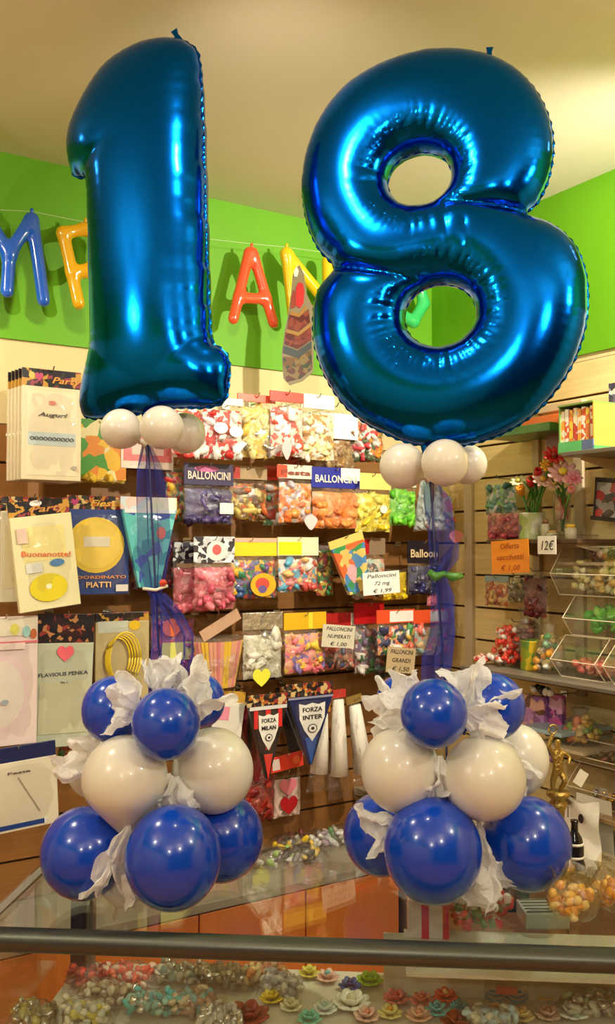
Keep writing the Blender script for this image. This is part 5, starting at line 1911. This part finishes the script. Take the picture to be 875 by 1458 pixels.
b.build('back_panel', cnt)

# goods inside and on the counter


def on_shelf(px, py, z):
    q = PZ(px, py, z)
    return Vector((q.x, q.y, z))


def sugar_flower(label, px, py, col, cc, rpx=15, petals=7, z=None):
    z = Z_SH if z is None else z
    p_ = on_shelf(px, py + 4, z)
    rad = rpx * 1.3 / F_PX * p_.y
    r = empty('sugar_flower', p_, RNG.uniform(0, 6), label, 'sugar flower')
    b = MB()
    for ring, (f_, zz, nn) in enumerate(((.62, .006, petals), (.34, .014, petals - 2))):
        for k in range(nn):
            a = 6.2832 * (k + ring * .5) / nn
            RR = Matrix.Rotation(a, 3, 'Z') @ Matrix.Rotation(-.35 - ring * .4, 3, 'Y')
            b.blob((math.cos(a) * rad * f_, math.sin(a) * rad * f_, zz + rad * .15), (rad * .42, rad * .34, rad * .10), sweet(col), RNG, .06, R=RR)
    b.build('petals', r, True)
    b = MB()
    b.blob((0, 0, .018 + rad * .15), (rad * .26, rad * .26, rad * .2), sweet(cc), lvl=1, jit=.1)
    b.build('flower_centre', r, True)


for (px, py, col, cc, rp, lb_) in [
        (466, 1394, (240, 190, 170), (120, 180, 180), 13, 'peach sugar flower with a teal centre, rear row of the counter shelf'),
        (440, 1388, (220, 210, 90), (190, 190, 80), 12, 'yellow-green sugar flower at the rear of the counter shelf'),
        (498, 1406, (50, 84, 150), (40, 60, 110), 13, 'navy sugar rose on the counter shelf'),
        (526, 1399, (150, 196, 50), (120, 170, 40), 15, 'lime green sugar flower right of the navy rose'),
        (562, 1399, (240, 226, 130), (236, 214, 90), 13, 'pale yellow sugar flower, rear row'),
        (593, 1408, (236, 226, 90), (226, 206, 60), 11, 'small yellow sugar flower right of the pale yellow one'),
        (563, 1425, (226, 130, 120), (190, 70, 70), 15, 'dusky pink sugar flower below the pale yellow one'),
        (600, 1428, (230, 140, 120), (206, 100, 70), 14, 'second dusky pink sugar flower, beside the coral one'),
        (630, 1404, (236, 160, 140), (200, 80, 70), 12, 'pink curled sugar flower, rear row'),
        (634, 1422, (236, 100, 70), (240, 200, 110), 14, 'coral red sugar flower with a pale centre'),
        (663, 1404, (244, 190, 160), (226, 130, 100), 12, 'peach sugar flower left of the blue lattice box'),
        (622, 1442, (110, 200, 200), (60, 150, 160), 14, 'teal sugar flower, front row'),
        (654, 1438, (90, 190, 196), (60, 140, 150), 12, 'turquoise sugar flower touching the teal one'),
        (555, 1446, (244, 230, 150), (226, 160, 60), 14, 'cream sugar flower with an orange centre, front row'),
        (500, 1432, (240, 236, 214), (226, 216, 180), 22, 'large white sugar rose'),
        (462, 1440, (226, 232, 222), (180, 210, 190), 14, 'small white sugar rose left of the large one'),
        (440, 1454, (120, 206, 180), (90, 180, 160), 14, 'mint green sugar flower at the front left'),
        (522, 1450, (240, 196, 180), (236, 150, 110), 15, 'salmon pink sugar flower in the front row'),
        (596, 1450, (236, 190, 160), (220, 150, 120), 15, 'light peach sugar flower in the front row'),
        (351, 1452, (150, 60, 40), (120, 40, 30), 26, 'large chocolate-brown sugar rose at the front of the shelf'),
        (655, 1462, (140, 62, 36), (110, 44, 26), 22, 'chocolate-brown sugar rose at the bottom edge, right of centre'),
        (386, 1424, (236, 206, 60), (220, 190, 40), 14, 'bright yellow sugar flower left of the brown rose'),
        (414, 1436, (226, 220, 180), (200, 196, 150), 13, 'ivory sugar flower right of the brown rose'),
        (848, 1410, (236, 230, 216), (200, 196, 186), 14, 'white sugar flower near the right end of the shelf'),
        (815, 1446, (230, 236, 226), (200, 206, 196), 18, 'white sugar rose right of the gold lattice box'),
        (706, 1446, (236, 200, 150), (220, 170, 110), 16, 'apricot sugar flower below the blue lattice box'),
        (742, 1450, (240, 214, 150), (226, 190, 100), 14, 'pale gold sugar flower in the front row'),
        (780, 1448, (220, 190, 170), (200, 150, 120), 15, 'beige sugar flower in the front row')]:
    sugar_flower(lb_, px, py, col, cc, rp)


def lattice_box(label, px, py, wpx, col, lab):
    p_ = on_shelf(px, py, Z_SH)
    k_ = p_.y / F_PX
    wd = wpx * k_
    r = empty('sweet_box', p_, CW.a, label, 'sweet box')
    b = MB()
    for j in range(5):
        for i in range(2):
            cx_ = (i - .5) * wd * .5
            b.tube([(cx_ + wd * .23 * math.cos(t), -.03 + .012 * j + .03 * math.sin(t), .008 + .006 * j) for t in np.linspace(0, 6.2832, 16)], .0025, sweet(col), 5)
    b.build('piped_loops', r, True)
    b = MB()
    b.box((0, 0, .003), (wd, .11, .004), M_WHITECARD)
    b.build('tray_base', r)
    b = MB()
    b.box((0, 0, .024), (wd, .11, .046), M_ACR)
    b.build('clear_cover', r)
    if lab:
        b = MB()
        b.box((0, -.05, .03), (wd * .5, .012, .014), card(lab))
        b.build('label_strip', r)


lattice_box('clear box of blue piped sugar loops with a salmon label', 717, 1414, 58, (80, 160, 190), (236, 130, 100))
lattice_box('clear box of gold piped sugar loops right of the blue one', 786, 1412, 58, (226, 190, 100), None)


def shelf_bag(label, px, py, wpx, cols, n=70, bs=.0105, h_=.045, z=None, film=True, dep=.08):
    z = Z_SH if z is None else z
    p_ = on_shelf(px, py + 4, z)
    wd = wpx * 1.25 / F_PX * p_.y
    rng = random.Random(int(px + py))
    r = empty('sweet_bag', p_, CW.a + rng.uniform(-.3, .3), label, 'sweet bag')
    b = MB()
    ms = [c if isinstance(c, bpy.types.Material) else sweet(c) for c in cols]
    for k in range(n):
        b.blob((rng.uniform(-.45, .45) * wd, rng.uniform(-.4, .4) * dep, rng.uniform(bs, h_)), (bs * rng.uniform(.8, 1.5), bs, bs * .7), ms[k % len(ms)], rng)
    tag(b.build('contents', r, True), kind='stuff')
    if film:
        b = MB()
        b.grid(lambda u, v: Vector(((u - .5) * wd * 1.15, (v - .5) * dep * 1.15, .004 + (h_ + .008) * math.sin(math.pi * u) ** .4 * math.sin(math.pi * v) ** .4 + .003 * math.sin(u * 23 + v * 17))), 14, 9, M_FILM)
        b.build('film_bag', r, True)
    return r


for (px, py, wp, cols, lb_) in [
        (125, 1400, 46, [(214, 70, 60), (150, 50, 50)], 'dark red sweet bag at the rear left of the counter shelf'),
        (182, 1398, 60, [(236, 110, 80), (226, 90, 70), (240, 200, 180)], 'coral red sweet bag at the rear left of the counter shelf'),
        (150, 1424, 60, [(190, 170, 140), (160, 120, 100), (214, 204, 180)], 'beige sweet bag in front of the red ones'),
        (256, 1396, 60, [SILVER, (130, 150, 140), (206, 200, 180)], 'silver sweet bag, rear row, left of centre'),
        (320, 1400, 60, [(150, 150, 130), SILVER, (190, 170, 130)], 'grey and silver sweet bag right of the silver one'),
        (380, 1396, 44, [(206, 130, 60), (180, 100, 50), (220, 190, 130)], 'caramel brown sweet bag in the rear row'),
        (398, 1412, 40, [(220, 216, 206), (170, 170, 170)], 'pearl white sweet bag beside the caramel one'),
        (212, 1440, 56, [(90, 190, 190), SILVER, (150, 200, 190)], 'teal and silver foil sweet bag at the front'),
        (274, 1438, 50, [(180, 140, 110), (120, 180, 180), (206, 190, 160)], 'brown and teal sweet bag at the front'),
        (120, 1452, 60, [(214, 200, 80), (226, 216, 190), (190, 190, 170)], 'yellow and white sweet bag at the bottom left'),
        (50, 1456, 50, [(200, 190, 90), SILVER, (150, 140, 100)], 'olive and silver sweet bag at the far bottom left'),
        (314, 1462, 50, [(200, 196, 180), SILVER], 'silver white sweet bag at the bottom edge'),
        (845, 1440, 70, [SILVER, (236, 236, 226), (160, 190, 150)], 'glittering white sweet bag at the bottom right'),
        (700, 1466, 60, [(206, 200, 170), (170, 190, 190)], 'pale sweet bag at the bottom edge right of the brown rose')]:
    shelf_bag(lb_, px, py, wp, cols)

# upper shelf goods (seen through the top glass)
q = on_shelf(610, 1338, Z_S2)
r = empty('gift_box', q, CW.a, 'white box with two red stripes under the top glass', 'box')
b = MB()
b.box((0, .05, .045), (.10, .09, .09), card((236, 214, 204)))
b.build('box_body', r, bevel=.002)
for x_, w__ in ((-.008, .018), (.042, .016)):
    b = MB()
    b.box((x_, .05, .0455), (w__, .092, .092), card((222, 60, 70)))
    b.build('red_stripe', r)
for px, lb_ in ((664, 'bundle of red and white sugar flowers under the top glass, left of two'), (706, 'bundle of red and white sugar flowers under the top glass, right of two')):
    shelf_bag(lb_, px, 1318, 38, [(214, 40, 50), (236, 232, 224), (90, 130, 80), (226, 70, 70)], n=44, bs=.011, h_=.085, z=Z_S2, film=False, dep=.06)
q = on_shelf(735, 1306, Z_S2)
r = empty('gift_box', q, CW.a, 'dark teal upright box behind the red and white bundles', 'box')
b = MB()
b.box((0, .04, .055), (.075, .02, .11), card((30, 90, 100)))
b.build('box_body', r, bevel=.002)
b = MB()
b.box((0, .029, .055), (.05, .002, .07), card((50, 110, 116)))
b.build('window_panel', r)
q = on_shelf(778, 1322, Z_S2)
r = empty('gift_box', q, CW.a + .1, 'flat grey ribbed box right of the teal one', 'box')
b = MB()
b.box((0, .04, .02), (.11, .10, .04), card((196, 196, 184)))
b.build('box_body', r, bevel=.003)
for k in range(5):
    b = MB()
    b.box((0, .0 + .02 * k, .0415), (.10, .004, .003), card((120, 124, 122)))
    b.build('rib', r)

# on the counter: amber bags, trophy, bottle
for px, py, lb_, sd in ((816, 1304, 'amber cellophane bag of sweets on the counter, left of two', 1), (880, 1292, 'amber cellophane bag of sweets on the counter, right of two', 2)):
    q = on_shelf(px, py, Z_TOP + .001)
    r = empty('sweet_bag', q, 0, lb_, 'sweet bag')
    rng = random.Random(sd)
    b = MB()
    for k in range(34):
        a, rr = rng.uniform(0, 6.28), .045 * rng.random() ** .5
        b.blob((rr * math.cos(a), rr * math.sin(a), rng.uniform(.012, .055)), (.013, .010, .010), sweet([(226, 160, 40), (236, 190, 80), (206, 130, 30), (240, 214, 150)][k % 4]), rng)
    tag(b.build('contents', r, True), kind='stuff')
    b = MB()
    pj = [rng.uniform(0, 6) for _ in range(4)]

    def fbag(u, v):
        R_ = .06 * (math.sin(math.pi * min(.93, .2 + v * .75)) ** .7) * (1 + .10 * math.sin(u * 6.283 * 5 + pj[0] + v * 4) * v) + (.028 * max(0, v - .82) / .18)
        return Vector((R_ * math.cos(u * 6.2832), R_ * math.sin(u * 6.2832), .002 + .098 * v + .006 * math.sin(u * 6.2832 * 4 + pj[1]) * v))
    b.grid(fbag, 36, 14, clear_mat('amber_film', tint=(1, .93, .75), gloss=.10, rough=.1, bump=.9, bscale=50, body=(236, 200, 120), bodyw=.12))
    b.build('film_bag', r, True)

q = PY(795, 1220, 2.31)
r = empty('trophy_figurine', (q.x, q.y, Z_TOP), .3, 'gold trophy with a small figure on a turned column and a white tag', 'figurine')
b = MB()
M_GOLD = mat('gold_paint', (186, 156, 84), rough=.3, metal=.85, bump=.5, bscale=120)
b.lathe([(.03, 0), (.03, .012), (.02, .018), (.012, .04), (.016, .06), (.010, .08), (.012, .12), (.018, .135), (.012, .142), (.022, .15), (.022, .158)], M_GOLD, n=20)
b.build('base', r, True)
# figure: one continuous skinned body
me = bpy.data.meshes.new('figure_body')
fv = [(0, 0, .200), (0, 0, .216), (0, 0, .232), (0, 0, .244), (0, 0, .254), (0, 0, .264), (.006, 0, .196), (.010, -.010, .180), (.006, .004, .160), (-.006, 0, .196), (-.010, .002, .178), (-.012, 0, .160), (.011, 0, .236), (.024, -.004, .226), (.014, -.012, .212), (-.011, 0, .236), (-.022, -.004, .252), (-.014, -.006, .276)]
fe = [(0, 1), (1, 2), (2, 3), (3, 4), (4, 5), (0, 6), (6, 7), (7, 8), (0, 9), (9, 10), (10, 11), (2, 12), (12, 13), (13, 14), (2, 15), (15, 16), (16, 17)]
rad_ = [.009, .008, .010, .004, .007, .006, .007, .006, .004, .007, .006, .004, .005, .004, .004, .005, .004, .004]
me.from_pydata(fv, fe, [])
fo = bpy.data.objects.new('figure_body', me)
COL.objects.link(fo)
fo.parent = r
md = fo.modifiers.new('skin', 'SKIN')
sk = me.skin_vertices[0] if me.skin_vertices else None
if sk is None:
    import bmesh
    bmx = bmesh.new()
    bmx.from_mesh(me)
    bmx.verts.layers.skin.verify()
    bmx.to_mesh(me)
    bmx.free()
    sk = me.skin_vertices[0]
for i_, rr in enumerate(rad_):
    sk.data[i_].radius = (rr, rr)
sk.data[0].use_root = True
md2 = fo.modifiers.new('sub', 'SUBSURF')
md2.levels = md2.render_levels = 2
me.materials.append(M_GOLD)
md.use_smooth_shade = True
b = MB()
b.box((.03, -.03, .19), (.022, .001, .03), M_WHITECARD, Matrix.Rotation(.6, 3, 'Y'))
b.build('price_tag', r)
r.scale = (1.3, 1.3, 1.22)
b = MB()
b.tube([(-.014 + .009 * math.cos(t), -.006, .285 + .009 * math.sin(t)) for t in np.linspace(0, 6.2832, 14)], .0018, M_GOLD, 6)
b.build('wreath', r, True)

q = PZ(818, 1236, Z_TOP)
r = empty('striped_bottle', (q.x, q.y, Z_TOP), 0, 'small black bottle with white bands on the counter right of the right cluster', 'bottle')
b = MB()
b.lathe([(.025, 0), (.026, .006), (.022, .02), (.022, .055), (.018, .075), (.009, .09), (.008, .11), (.010, .112), (.010, .118)], mat('black_glass', (24, 20, 24), rough=.12, coat=.5), n=24)
b.build('bottle_body', r, True)
for z_, rr in ((.026, .0228), (.058, .0224)):
    b = MB()
    b.lathe([(rr, z_), (rr + .0004, z_ + .002), (rr, z_ + .006)], M_WHITECARD, n=24)
    b.build('white_band', r, True)
